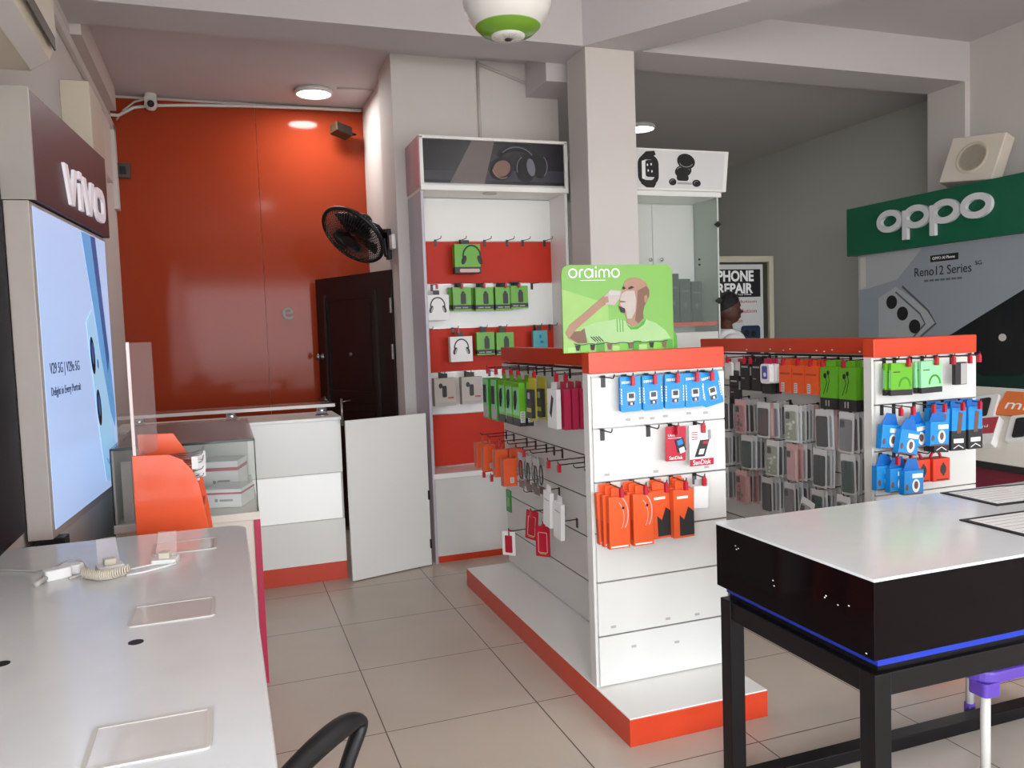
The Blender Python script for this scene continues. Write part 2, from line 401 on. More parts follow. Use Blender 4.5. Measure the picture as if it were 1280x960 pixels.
K_SDRED = Kind('memory_card_pack', 'packet')
K_SDRED.part('card', MB().prism(rrect(-.046, .046, -.128, .012, .004), 0, .003, 0, FR((0, 0, 0))), RED)
q = MB().prism(rrect(-.018, .022, -.095, -.04, .003), .003, .006, 0, frame((0, 0, 0), (.96, 0, .28), (-.28, 0, .96))).prism(rrect(-.010, .014, -.066, -.046, .002), .006, .0065, 1, frame((0, 0, 0), (.96, 0, .28), (-.28, 0, .96))).prism(rrect(-.010, .014, -.1, -.078, .002), .0065, .008, 2, frame((0, 0, 0), (.96, 0, .28), (-.28, 0, .96)))
K_SDRED.part('memory_card', q, [DARKG, BLUE, WCARD])
q = MB().text('SanDisk', .014, 0, FR((-.030, -.0031, -.122)), .062)
q.text('Ultra', .009, 0, FR((-.036, -.0031, -.028)), .03).box(-.036, .03, -.0036, -.003, -.036, -.034)
K_SDRED.part('lettering', q, INKW)
K_SDW = Kind('memory_card_pack', 'packet')
K_SDW.part('card', MB().prism(rrect(-.056, .056, -.155, .012, .004), 0, .003, 0, FR((0, 0, 0))), WCARD)
K_SDW.part('memory_card', MB().prism([(-.034, -.118), (.012, -.118), (.036, -.05), (-.006, -.05)], .003, .007, 0, FR((0, 0, 0))).prism([(-.018, -.108), (.004, -.108), (.012, -.086), (-.01, -.086)], .007, .0085, 1, FR((0, 0, 0))).prism([(.004, -.066), (.028, -.066), (.032, -.055), (.008, -.055)], .007, .0078, 2, FR((0, 0, 0))), [DARKG, WCARD, RED])
K_SDW.part('red_band', MB().box(-.056, .056, -.0036, -.003, -.155, -.127, 0).text('SanDisk', .019, 1, FR((-.042, -.0037, -.150)), .084), [RED, INKW])
q = MB()
for i in range(4): q.box(-.046, -.018, -.0036, -.003, -.02-i*.009, -.016-i*.009, 0)
q.box(.03, .046, -.0036, -.003, -.05, -.01, 1)
K_SDW.part('print', q, [INKR, INKG])

def box_pack(name, cat, w, h, t, body, front=None, tab=.3, tabm=None):
    k = Kind(name, cat)
    k.part('box', MB().box(-w/2, w/2, -t, 0, -h-.018, -.018), body)
    k.part('hang_tab', MB().prism(rrect(-w*tab, w*tab, -.02, .014, .006), t*.35, t*.35+.0015, 0, FR((0, 0, 0))), tabm or body)
    return k
K_ORBOX = box_pack('orange_cable_box', 'box', .088, .205, .024, ORBOX)
q = MB().stroke(arc(-.012, -.09, .05, 60, -45, 10, .075), .004, .0241, .0246, 0, FR((0, 0, 0))).stroke(arc(-.03, -.10, .05, 55, -40, 10, .07), .0025, .0241, .0246, 0, FR((0, 0, 0)))
q.box(-.038, .036, -.0248, -.024, -.218, -.212, 1).box(.012, .022, -.0248, -.024, -.07, -.06, 2)
K_ORBOX.part('front_print', q, [PKCARD, WCARD, INK])
K_ORBOX.part('end_print', MB().box(-.0446, -.044, -.02, -.004, -.2, -.12, 0), ORBOXD)
K_ORDARK = box_pack('orange_cable_box', 'box', .092, .195, .026, ORBOX)
q = MB().prism([(-.02, -.205), (.046, -.205), (.046, -.11), (.02, -.09), (.0, -.14), (-.02, -.12)], .0261, .0267, 0, FR((0, 0, 0)))
q.box(-.03, .02, -.0268, -.026, -.055, -.045, 1)
K_ORDARK.part('front_print', q, [DARKG, INKW])
K_POUCH = Kind('clear_pouch', 'packet')
K_POUCH.part('pouch', MB().prism(rrect(-.04, .04, -.13, .012, .008), 0, .008, 0, FR((0, 0, 0))), CLEAR)
K_POUCH.part('insert_card', MB().prism(rrect(-.034, .034, -.12, -.03, .005), .002, .005, 0, FR((0, 0, 0))).prism(rrect(-.03, .03, -.026, -.002, .004), .002, .004, 1, FR((0, 0, 0))), [WCARD, GCARD])

# green boxed cables: tall box, clear front, black foot
K_GBOX = box_pack('green_cable_box', 'box', .088, .2, .034, GREEN)
K_GBOX.part('window', MB().box(-.036, .036, -.0352, -.034, -.17, -.04, 0), GREENC)
K_GBOX.part('cable', MB().tube([(0, -.037, -.06), (-.012, -.037, -.09), (-.004, -.037, -.14), (.01, -.037, -.10), (.006, -.037, -.055)], .006, 0, 6), DARKG)
K_GBOX.part('foot_band', MB().box(-.0445, .0445, -.0346, .0005, -.2185, -.182), DARKG)
q = MB(); barcode(q, -.012, .012, -.2, -.150, 0, 0, 1); q2 = MB()
q2.add([Matrix.Translation((-.0447, -.017, 0)) @ Matrix.Rotation(-pi/2, 4, 'Z') @ v for v in q.v], q.f); q2.m = q.m[:]
q3 = MB(); q3.add([Matrix.Translation((.0447, -.017, 0)) @ Matrix.Rotation(pi/2, 4, 'Z') @ v for v in q.v], q.f); q3.m = q.m[:]
K_GBOX.part('barcode', q3, [WCARD, INK])
# same, in clear wrap with charcoal content
K_GCLR = box_pack('green_cable_box', 'box', .088, .205, .034, GREEND, tabm=CLEAR)
K_GCLR.part('window', MB().box(-.04, .04, -.0356, -.034, -.2, -.02, 0), GREENC)
K_GCLR.part('cable', MB().box(-.02, .016, -.042, -.0356, -.14, -.05), DARKG)
K_GCLR.part('backing', MB().box(-.0405, .0405, -.0362, -.0356, -.215, -.16), GCARD)

K_TEST = Kind('tester_pack', 'packet')
K_TEST.part('card', MB().prism(rrect(-.05, .05, -.2, .012, .006), 0, .003, 0, FR((0, 0, 0))), YEL)
K_TEST.part('tester', MB().prism(rrect(-.036, .036, -.185, -.045, .008), .003, .022, 0, FR((0, 0, 0))).prism(rrect(-.014, .014, -.09, -.06, .003), .022, .024, 1, FR((0, 0, 0))).box(-.028, .028, -.0236, -.022, -.155, -.135, 2), [DARKG, GCARD, YEL])
K_WBOX = box_pack('power_bank_box', 'box', .11, .18, .022, WCARD)
K_WBOX.part('front_picture', MB().prism([(-.03, -.13), (-.008, -.15), (.022, -.06), (0, -.045)], .0221, .0227, 0, FR((0, 0, 0))), DARKG)
K_PBOX = box_pack('crimson_box', 'box', .11, .185, .03, PINK)
K_PBOX.part('front_picture', MB().box(-.04, .04, -.0306, -.03, -.12, -.05, 0), RED)
K_OBOX = box_pack('orange_charger_box', 'box', .05, .155, .078, ORBOX)
q = MB(); barcode(q, -.01, .012, -.155, -.125, 0, 0, 1); q3 = MB()
q3.add([Matrix.Translation((.0253, -.03, 0)) @ Matrix.Rotation(pi/2, 4, 'Z') @ v for v in q.v], q.f); q3.m = q.m[:]
K_OBOX.part('barcode', q3, [WCARD, INK])
K_OBOX.part('clear_cover', MB().box(-.022, .022, -.082, -.078, -.16, -.03), CLEAR)
K_GREY = Kind('cable_packet', 'packet')
K_GREY.part('bag', MB().prism(rrect(-.045, .045, -.2, .012, .008), 0, .012, 0, FR((0, 0, 0))), CLEAR)
K_GREY.part('coiled_cable', MB().tube([(.022*cos(k*.6)*(1+.1*sin(k)), -.006, -.09+.05*sin(k*.6)) for k in range(22)], .0035, 0, 6), DARKG)
K_GREY.part('card', MB().box(-.04, .04, -.003, -.001, -.19, -.15, 1).box(-.04, .04, -.003, -.001, -.04, 0, 0), [GCARD, BROWN])
K_WSLIM = box_pack('white_slim_box', 'box', .085, .17, .02, WCARD)
K_WSLIM.part('edge_line', MB().box(-.0426, -.0424, -.018, -.002, -.18, -.03, 0).box(-.03, .03, -.0204, -.02, -.06, -.055, 0), GCARD)
K_RW = Kind('red_card_packet', 'packet')
K_RW.part('card', MB().prism(rrect(-.04, .04, -.12, .012, .004), 0, .003, 0, FR((0, 0, 0))), WCARD)
K_RW.part('screen_guard', MB().prism(rrect(-.022, .022, -.105, -.01, .004), .003, .006, 0, FR((0, 0, 0))), RED)
K_RED = Kind('red_card_packet', 'packet')
K_RED.part('card', MB().prism(rrect(-.04, .04, -.14, .012, .004), 0, .003, 0, FR((0, 0, 0))), RED)
K_RED.part('picture', MB().stroke(rrect(-.024, .024, -.12, -.02, .004), .003, .003, .0036, 0, FR((0, 0, 0)), True).box(-.018, .018, -.0036, -.003, -.128, -.124, 1), [PKCARD, YEL])
K_GRN = Kind('green_card_packet', 'packet')
K_GRN.part('card', MB().prism(rrect(-.035, .035, -.11, .012, .004), 0, .008, 0, FR((0, 0, 0))), mat('emerald_card', '#1f7a36', .4))
K_GRN.part('picture', MB().box(-.02, .02, -.0086, -.008, -.08, -.03), GREEN)

# ---- first gondola, end panel
YF = 2.885
r1 = [1.405, 1.50, 1.598, 1.70, 1.79, 1.86]
for i, x in enumerate(r1): hook(G1, (x, YF, 1.36), 'F', .075 if i else .1, i > 0)
nm = ['beside the empty hook', 'second along the top row', 'in the middle of the top row', 'second from the row end', 'tilted one at the row end']
for i, x in enumerate(r1[1:]):
    K_READER.stamp((x, YF-.045, 1.345), 0, 'blue card reader packet on the sign gondola end, '+nm[i], 'blue card reader packets', ry=(-.2 if i == 4 else rad(random.uniform(-2, 2))))
    K_READER.stamp((x+.002, YF-.030, 1.347), 0, 'blue card reader packet tucked behind the one '+nm[i].replace('tilted one ', ''), 'blue card reader packets', ry=(-.16 if i == 4 else 0))
for x in (1.395, 1.60): hook(G1, (x, YF, 1.15), 'F', .09)
for x in (1.70, 1.818): hook(G1, (x, YF, 1.15), 'F', .07, True)
K_SDRED.stamp((1.70, YF-.045, 1.135), 0, 'red memory card packet hanging under the blue card readers', ry=.03)
K_SDW.stamp((1.818, YF-.045, 1.133), 0, 'white memory card packet with a red band at the foot')
for i, (x, n, kd, nm2) in enumerate(((1.415, 3, K_ORBOX, 'first'), (1.52, 3, K_ORBOX, 'second'), (1.612, 2, K_ORDARK, 'third'), (1.70, 3, K_ORDARK, 'fourth'))):
    hook(G1, (x, YF, .935), 'F', .12, True)
    for j in range(n):
        pos = ('front', 'middle', 'back')[j] if n == 3 else ('front', 'back')[j]
        kd.stamp((x-(.012*j if i < 2 else -.006*j), YF-.03*(n-j)+.022, .925-.004*(2-j)), 0, 'orange cable box, %s one on the %s hook of the low row' % (pos, nm2), 'orange cable boxes on the low row', ry=rad(random.uniform(-2.5, 2.5)))
hook(G1, (1.81, YF, .935), 'F', .08, True)
K_POUCH.stamp((1.81, YF-.05, .925), 0, 'clear pouch with a white insert beside the orange cable boxes', ry=.04)

# ---- first gondola, long side (hooks reach towards -X)
XS = 1.628; LZ = -pi/2
def lhook(g, xs, y, z, L, stop=True): hook(g, (xs, y, z), 'L', L, stop)
LN = 'long side of the sign gondola'
row = [(4.45, K_GCLR, 2), (4.30, K_GCLR, 3), (4.17, K_GBOX, 3), (4.05, K_GBOX, 2), (3.94, K_GBOX, 2)]
for i, (y, kd, n) in enumerate(row):
    lhook(G1, XS, y, 1.35, .2)
    for j in range(n):
        kd.stamp((1.44+.042*j, y-.03, 1.31), LZ, 'green cable box, %s on the %s hook of the %s' % (('front', 'middle', 'last')[j] if j < 3 else '', ORD[i], LN), 'green cable boxes', sc=(1.1, 1, 1.12))
lhook(G1, XS, 3.71, 1.35, .2)
K_TEST.stamp((1.42, 3.70, 1.31), LZ, 'black and yellow tester packet beside the green cable boxes', ry=0)
K_TEST.stamp((1.48, 3.72, 1.31), LZ, 'black and yellow tester packet behind the other tester')
lhook(G1, XS, 3.43, 1.35, .2); lhook(G1, XS, 3.32, 1.35, .2, True)
K_WBOX.stamp((1.43, 3.43, 1.30), LZ, 'white power bank box with a dark device pictured, by the crimson boxes')
for j in range(3): K_PBOX.stamp((1.47+.036*j, 3.41-.005*j, 1.30), LZ, 'crimson box, %s of three behind the white power bank box' % ORD[j], 'crimson boxes')
# second row
for i, (y, n) in enumerate(((4.72, 1), (4.58, 1), (4.36, 2), (4.22, 1))):
    lhook(G1, XS, y, .93, .17, i == 2)
    for j in range(n): K_OBOX.stamp((1.50+.085*j, y-.004*j, (.90, .90, .90, .87)[i]), LZ, 'orange charger box, %s on the %s hook of the %s' % (('outer', 'inner')[j], ORD[i], LN), 'orange charger boxes')
for i, y in enumerate((4.06, 3.95, 3.84)):
    lhook(G1, XS, y, .93, .18, i == 1)
    for j in range(2): K_GREY.stamp((1.48+.03*j, y, .90), LZ, 'clear coiled cable packet, %s on the %s hook past the charger boxes' % (('outer', 'inner')[j], ORD[i]), 'coiled cable packets')
for i, (y, z) in enumerate(((3.56, .83), (3.43, .80))):
    lhook(G1, XS, y, .93, .2, True)
    K_WSLIM.stamp((1.44, y, z-.03), LZ, 'white slim box, %s' % ('beside the coiled cable packets' if i == 0 else 'next to the end panel'), 'white slim boxes', ry=.08)
lhook(G1, XS, 3.32, .93, .17, False); lhook(G1, XS, 3.2, .93, .17, False)
# third row
for y in (4.6, 4.45, 4.2, 3.9): lhook(G1, XS, y, .72, .2, y > 4.4)
K_GRN.stamp((1.46, 4.22, .66), LZ, 'small emerald card packet on the third row of the long side')
K_RW.stamp((1.43, 4.17, .44), LZ+.75, 'white card packet with a red guard, lowest on the long side')
lhook(G1, XS, 4.17, .455, .2)
K_RED.stamp((1.45, 3.84, .62), LZ+.5, 'red card packet hanging behind the lowest red packet', ry=.1)
K_RED.stamp((1.44, 3.68, .575), LZ+.7, 'red card packet with a framed picture, low on the long side')
lhook(G1, XS, 3.68, .60, .19); lhook(G1, XS, 3.84, .63, .19)
lhook(G1, XS, 3.1, .335, .1, False)

# ---- the green sign card standing on the first gondola
S = thing('sign_card', 'green sign card with a printed drinking man on top of the gondola', 'sign', (1.51, 2.93, 1.458))
F0 = FR((0, 0, 0))
obj('card', MB().prism(rrect(-.25, .245, 0, .345, .035, corners=(0, 0, 1, 1)), -.006, 0, 0, F0), mat('leaf_green_card', '#6a9c3f', .35, var=.05, vscale=3), S)
obj('back_card', MB().prism(rrect(-.235, .275, 0, .075, .03, corners=(0, 0, 1, 1)), -.03, -.022, 0, F0).box(-.23, .22, .006, .022, 0, .05, 0), GREEND, S)
LG = mat('light_lime_print', '#8fb865', .4, var=.1); LG2 = mat('pale_shirt_print', '#8fb078', .45, var=.15)
q = MB().prism([(-.249, .0), (-.05, .0), (-.05, .19), (-.249, .25)], 0, .0006, 0, F0)
obj('pale_panel', q, mat('soft_lime_print', '#83a957', .4, var=.15), S)
def CP(l): return [(X*.0005045-.3217, .3776-Y*.0004578) for X, Y in l]
q = MB()
q.prism(CP([(300, 610), (420, 570), (600, 545), (680, 560), (740, 620), (800, 610), (870, 555), (960, 590), (1050, 660), (1095, 730), (1000, 745), (800, 760), (500, 760), (370, 745), (330, 680)]), .0010, .0016, 1, F0)
q.prism(CP([(495, 345), (545, 400), (490, 430), (330, 560), (235, 640), (290, 640), (325, 615), (345, 745), (270, 745), (185, 700), (160, 650), (200, 580), (330, 480)]), .0016, .0022, 0, F0)
q.prism(CP([(235, 640), (290, 640), (325, 615), (345, 745), (270, 745), (195, 695)]), .0022, .0025, 2, F0)
q.prism(CP([(690, 215), (730, 190), (775, 183), (830, 195), (880, 235), (908, 290), (905, 350), (880, 400), (858, 440), (845, 500), (850, 545), (800, 600), (740, 615), (690, 580), (700, 545), (680, 500), (645, 485), (630, 450), (632, 410), (640, 390), (628, 355), (650, 320), (665, 275)]), .0018, .0024, 0, F0)
q.prism(CP([(800, 300), (880, 260), (905, 300), (905, 350), (880, 400), (858, 440), (845, 500), (850, 545), (800, 590), (770, 560), (790, 440)]), .0024, .0027, 2, F0)
q.prism(CP([(655, 325), (700, 300), (770, 300), (785, 380), (775, 480), (740, 545), (700, 545), (690, 470), (645, 425), (640, 385)]), .0027, .0030, 4, F0)
q.prism(CP([(628, 432), (660, 445), (684, 455), (682, 492), (645, 487)]), .0031, .0034, 3, F0)
q.prism(CP([(660, 275), (678, 258), (694, 280), (676, 290)]), .0031, .0034, 3, F0).prism(CP([(715, 275), (745, 258), (772, 270), (745, 284), (720, 288)]), .0031, .0034, 3, F0)
q.prism(CP([(858, 350), (882, 338), (890, 370), (872, 412), (858, 400)]), .0028, .0032, 0, F0)
q.prism(CP([(640, 385), (690, 392), (690, 400), (642, 402)]), .0031, .0034, 2, F0)
q.prism(CP([(500, 345), (560, 288), (655, 300), (640, 360), (590, 425), (515, 415)]), .0031, .0035, 4, F0)
q.prism(CP([(545, 300), (640, 305), (632, 335), (540, 335)]), .0035, .0038, 6, F0).prism(CP([(498, 350), (535, 345), (540, 395), (505, 405)]), .0035, .0038, 0, F0)
q.prism(CP([(690, 590), (740, 622), (800, 612), (872, 552), (850, 600), (790, 640), (730, 640)]), .0025, .0028, 5, F0)
for k in range(3): q.stroke(CP([(610+25*k, 550), (612+25*k, 660)]), .004, .0018, .0022, 5, F0)
for k in range(4): q.stroke(CP([(375+22*k, 690), (420+22*k, 735)]), .004, .0018, .0022, 3, F0)
obj('printed_man', q, [PSKIN, LG2, PSKIN2, INK, mat('pale_haze_print', '#a59a94', .45, var=.12, vscale=30), GREEND, GCARD], S)
# wordmark "oraimo" in thin round strokes
q = MB(); x = -.218; h = .018; w_ = .0055; z0 = .295
nst = [0]
def st(p, closed=False):
    nst[0] += 1; q.stroke([(a+x, b+z0) for a, b in p], w_, .0008, .0016+.00012*(nst[0] % 3), 0, F0, closed)
for ch in 'oraimo':
    if ch == 'o': st(ell(.017, .017, .0165, .0165, 20), True); x += .043
    elif ch == 'r': st([(.003, 0), (.003, .018)]+arc(.014, .020, .011, 180, 70, 6)); x += .025
    elif ch == 'a': st(ell(.017, .017, .0165, .0165, 20), True); st([(.034, 0), (.034, .034)]); x += .046
    elif ch == 'i': st([(.003, 0), (.003, .028)]); st([(.003, .036), (.003, .044)]); x += .014
    elif ch == 'm': st([(.003, 0), (.003, .02)]+arc(.014, .02, .011, 180, 0, 8)+[(.025, 0)]); st([(.025, .02)]+arc(.036, .02, .011, 180, 0, 8)+[(.047, 0)]); x += .058
q.box(-.17, -.06, -.0014, -.0008, .283, .285, 0)
obj('lettering', q, INKW, S)
# strip of bunting flags and little cups along the foot
q = MB().stroke([(-.205+.02*k, .036-.006*abs(sin(k*.9))) for k in range(22)], .003, .003, .004, 0, F0)
for k, x in enumerate([-.19, -.125, -.05, .045, .14, .2]): q.prism([(x-.011, .03), (x+.011, .03), (x+.006, .008), (x-.006, .008)], .004, .0046, (0, 0, 2, 2, 0, 2)[k], F0)
obj('bunting_print', q, [INK, GREEND, BROWN], S)
q = MB()
for k, x in enumerate([-.215, -.16, -.09, -.02, .012, .075, .1, .165, .22]): q.box(x-.018, x+.018, -.0022-.0001*k, -.0008, .001, .022+.008*(k % 3), k % 3)
obj('foot_print', q, [LG, GREEN, GREEND], S)
# ================================================================== SECOND GONDOLA, END PANEL
Y2 = 2.92
K_GFLAT = Kind('green_cable_packet', 'packet')
K_GFLAT.part('card', MB().prism(rrect(-.062, .062, -.115, .012, .006), 0, .014, 0, FR((0, 0, 0))), GREEN)
K_GFLAT.part('cable_picture', MB().stroke(arc(.018, -.095, .032, 180, 0, 12, .04), .010, .014, .0148, 0, FR((0, 0, 0))).box(-.05, -.01, -.0146, -.014, -.03, -.026, 1), [GREEND, INK])
K_GFLAT.part('foot_band', MB().box(-.0625, .0625, -.0146, .0005, -.1345, -.108, 0), DARKG)
K_GFLAT.part('side_print', MB().box(-.0628, -.0622, -.012, -.002, -.1, -.02), GREENC)
K_GCL2 = Kind('green_cable_packet', 'packet')
K_GCL2.parts = [p for p in K_GFLAT.parts]
K_GCL2.parts[0] = ('card', MB().prism(rrect(-.062, .062, -.115, .012, .006), 0, .014, 0, FR((0, 0, 0))).mesh('card', [GREENC]), None, None)
K_DEV = Kind('grey_device_box', 'box')
K_DEV.part('box', MB().box(-.035, .035, -.02, 0, -.115, -.01), DARKG)
K_DEV.part('window', MB().box(-.002, .036, -.0206, -.002, -.112, -.016), GCARD)
for i, x in enumerate((2.845, 2.905, 3.0, 3.07)): hook(G2, (x, Y2, 1.365), 'F', .09, i in (1, 3))
for x in (3.15, 3.25): hook(G2, (x, Y2, 1.365), 'F', .11, True)
hook(G2, (3.365, Y2, 1.365), 'F', .06, True)
for j in range(2):
    K_GFLAT.stamp((2.882-.012*j, Y2-.055+.022*j, 1.335), 0, 'lime cable packet on the phone case gondola, '+('front one by the edge' if j == 0 else 'behind the front one'), ry=.02)
    K_GCL2.stamp((3.055-.01*j, Y2-.055+.022*j, 1.337), 0, 'mint cable packet beside the lime one, '+('in front' if j == 0 else 'behind its twin'), ry=-.02)
K_DEV.stamp((3.235, Y2-.05, 1.345), 0, 'dark grey device box on the far hook beside the mint cable packets')
K_BLB = Kind('blue_flap_box', 'box')
K_BLB.part('box', MB().box(-.055, .055, -.03, 0, -.155, -.045), BLUE)
K_BLB.part('hang_flap', MB().prism([(-.05, -.05), (.05, -.05), (.03, .005), (-.022, .008)], .012, .014, 0, FR((0, 0, 0))), BLUED)
K_BLB.part('front_print', MB().prism(ell(.012, -.115, .022, .03), .0301, .0306, 0, FR((0, 0, 0))).box(-.01, .05, -.0306, -.03, -.08, -.06, 0).prism(ell(-.04, -.12, .008, .014), .0301, .0308, 1, FR((0, 0, 0))).prism(ell(.012, -.112, .012, .018), .0306, .031, 1, FR((0, 0, 0))).box(-.05, .05, -.0306, -.03, -.155, -.148, 1), [WCARD, BROWN])
K_BLT = Kind('tall_blue_box', 'box')
K_BLT.part('box', MB().box(-.043, .043, -.026, 0, -.125, -.01), BLUE)
K_BLT.part('black_foot', MB().box(-.0435, .0435, -.0268, .0005, -.21, -.118), DARKG)
K_BLT.part('hang_flap', MB().prism(rrect(-.04, .04, -.02, .02, .006), .012, .014, 0, FR((0, 0, 0))), BLUED)
K_BLT.part('front_print', MB().prism([(-.012, -.13), (.012, -.13), (.022, -.035), (-.002, -.03)], .0268, .0274, 0, FR((0, 0, 0))).box(-.03, .03, -.0276, -.0268, -.175, -.155, 1).stroke([(-.03, -.2), (0, -.185), (.03, -.2)], .004, .0268, .0276, 1, FR((0, 0, 0))), [BROWN, WCARD])
for x in (2.83, 2.90, 3.02, 3.085, 3.195, 3.30): hook(G2, (x, Y2, 1.15), 'F', .12, True)
for i, (x, dy, z, a) in enumerate(((2.825, .045, 1.115, .12), (2.895, .085, 1.09, .2), (2.965, .045, 1.11, -.1), (3.05, .092, 1.12, .03))):
    K_BLB.stamp((x, Y2-dy, z), 0, 'blue box with a folded hang flap, %s of four on the middle row' % ORD[i], 'blue flap boxes', ry=a)
for i, x in enumerate((3.105, 3.205, 3.305)):
    K_BLT.stamp((x, Y2-.06, 1.135), 0, 'tall blue box with a black foot, %s of three on the middle row' % ORD[i], 'tall blue boxes', ry=(.05, .03, 0)[i])
    K_BLT.stamp((x-.008, Y2-.03, 1.138), 0, 'tall blue box with a black foot, hidden behind the %s one of three' % ORD[i], 'tall blue boxes', ry=.02)
K_RDB = Kind('red_watch_box', 'box')
K_RDB.part('box', MB().box(-.05, .05, -.06, 0, -.125, -.02), mat('scarlet_carton', '#cf3a20', .4, var=.05))
K_RDB.part('handle', MB().stroke(arc(0, -.02, .03, 0, 180, 10, .028), .008, .02, .03, 0, FR((0, 0, 0))), RED)
K_RDB.part('front_picture', MB().prism(ell(.01, -.07, .018, .024), .0601, .0608, 0, FR((0, 0, 0))).stroke([(.01, -.04), (.012, -.1)], .012, .0601, .0606, 0, FR((0, 0, 0))).box(-.03, .04, -.0606, -.06, -.12, -.115, 0), [DARKG])
for x in (2.82, 2.90, 3.0): hook(G2, (x, Y2, .93), 'F', .11, x < 2.9)
for i, (x, dy) in enumerate(((2.80, .03), (2.845, .062), (2.895, .094))):
    K_BLB.stamp((x, Y2-dy, .93-.01*i), 0, 'small blue box in the low row by the red watch boxes, %s' % ORD[i], 'low blue boxes', ry=.02)
for i, x in enumerate((2.985, 3.09)):
    K_RDB.stamp((x, Y2-.02-.012*i, .918), 0, 'red watch box, %s' % ('next to the low blue boxes' if i == 0 else 'outermost in the low row'), 'red watch boxes')

# ================================================================== SECOND GONDOLA, LONG SIDE
XC = 3.068
K_TAGW = Kind('white_tag_pack', 'packet')
K_TAGW.part('pouch', MB().prism(rrect(-.035, .035, -.105, .0, .02), 0, .016, 0, FR((0, 0, 0))), WCARD)
K_TAGW.part('clasp', MB().prism(rrect(-.018, .018, -.015, .02, .005), .004, .008, 0, FR((0, 0, 0))), RED)
K_BLK = box_pack('black_charger_box', 'box', .085, .17, .03, DARKG)
K_BLK.part('front_print', MB().box(-.03, .03, -.0306, -.03, -.055, -.045, 0).box(-.03, .0, -.0306, -.03, -.12, -.115, 0), GCARD)
K_BLK.part('end_print', MB().box(.0426, .0432, -.024, -.006, -.1, -.05, 0), GCARD)
K_TAGB = Kind('white_tag_pack', 'packet')
K_TAGB.part('pouch', MB().prism(rrect(-.04, .04, -.11, .0, .018), 0, .03, 0, FR((0, 0, 0))), WCARD)
K_TAGB.part('picture', MB().prism(rrect(-.026, .022, -.085, -.012, .008), .0301, .0307, 0, FR((0, 0, 0))).prism(ell(0, -.06, .012, .012), .0307, .031, 1, FR((0, 0, 0))), [mat('violet_print', '#5556a8', .4), WCARD])
K_TAGB.part('clasp', MB().prism(rrect(-.03, .03, -.012, .03, .006), .006, .012, 0, FR((0, 0, 0))), PINK)
K_OTAG = box_pack('orange_earphone_box', 'box', .095, .15, .022, ORBOX)
q = MB(); barcode(q, -.03, -.006, -.165, -.115, -.022, 0, 1); q.box(-.04, .04, -.0226, -.022, -.07, -.06, 2)
K_OTAG.part('front_print', q, [WCARD, INK, ORBOXD])
K_GEAR = box_pack('lime_earphone_box', 'box', .115, .16, .03, GREEN)
K_GEAR.part('earphone_picture', MB().stroke([(-.035, -.16), (-.01, -.1), (-.02, -.07)], .004, .0301, .0307, 0, FR((0, 0, 0))).prism(ell(-.022, -.065, .011, .014), .0301, .0309, 0, FR((0, 0, 0))).stroke([(-.01, -.15), (.008, -.09), (0, -.055)], .004, .0301, .0307, 0, FR((0, 0, 0))).prism(ell(0, -.05, .009, .012), .0301, .0309, 0, FR((0, 0, 0))), INK)
K_GEAR.part('black_foot', MB().box(-.058, .058, -.0306, .0005, -.235, -.178, 0).box(-.02, -.012, -.031, -.0306, -.22, -.19, 1).box(0, .008, -.031, -.0306, -.22, -.19, 1), [DARKG, GCARD])
for y in (4.20, 4.03, 3.97, 3.80, 3.68, 3.56, 3.46, 3.37, 3.22): lhook(G2, XC, y, 1.35, .19, True)
for j, y in enumerate((4.22, 4.14)): K_TAGW.stamp((2.92+.02*j, y, 1.32), LZ, 'white rounded tag with a red clasp, %s of the pair by the black charger boxes' % ORD[j], 'white tags')
for i, (y, z, n) in enumerate(((4.16, 1.255, 1), (4.05, 1.345, 2), (3.94, 1.345, 2), (3.845, 1.335, 2))):
    for j in range(n): K_BLK.stamp((2.93+.04*j, y, z), LZ, 'black charger box, %s on the %s hook of the upper row' % (('outer', 'inner')[j], ORD[i]), 'black charger boxes')
for j in range(2): K_TAGB.stamp((2.885+.035*j, 3.80-.01*j, 1.32), LZ, 'white pouch with a violet picture and crimson clasp, %s one' % ('front' if j == 0 else 'rear'))
for i, y in enumerate((3.67, 3.565, 3.46)):
    for j in range(3): K_OTAG.stamp((2.91+.03*j, y-.004*j, 1.335), LZ, 'orange earphone box, %s on the %s hook of the upper row' % (('outer', 'middle', 'inner')[j], ORD[i]), 'orange earphone boxes')
for i, y in enumerate((3.335, 3.20)):
    for j in range(2): K_GEAR.stamp((2.92+.04*j, y, 1.335), LZ, 'lime earphone box with a black foot, %s on the hook %s' % (('outer', 'inner')[j], 'beside the orange earphone boxes' if i == 0 else 'next to the end panel'), 'lime earphone boxes')

# phone cases in clear packs
def case_kind(col, back, pic=None, rnd=.5):
    k = Kind('phone_case_pack', 'phone case')
    k.part('backing_card', MB().prism(rrect(-.052, .052, -.19, .014, .006), 0, .0016, 0, FR((0, 0, 0))), back)
    q = MB().prism(rrect(-.039, .039, -.178, -.02, .010), .0018, .0105, 0, FR((0, 0, 0)))
    q.prism(rrect(-.034, -.004, -.062, -.026, .006), .0105, .0118, 1, FR((0, 0, 0)))
    for cx, cz in ((-.027, -.034), (-.027, -.052), (-.012, -.043)): q.prism(ell(cx, cz, .006, .006, 12), .0118, .0124, 2, FR((0, 0, 0)))
    if pic:
        rr = random.Random(len(pic.name))
        for i in range(9): q.prism(ell(rr.uniform(-.025, .025), rr.uniform(-.165, -.075), rr.uniform(.006, .014), rr.uniform(.004, .012), 10), .0105, .0109, 3, FR((0, 0, 0)))
    k.part('phone_case', q, [col, DARKG, INK, pic or DARKG])
    k.part('wrapper', MB().prism(rrect(-.050, .050, -.186, -.012, .006), .0127, .0135, 0, FR((0, 0, 0))), CLEAR)
    return k
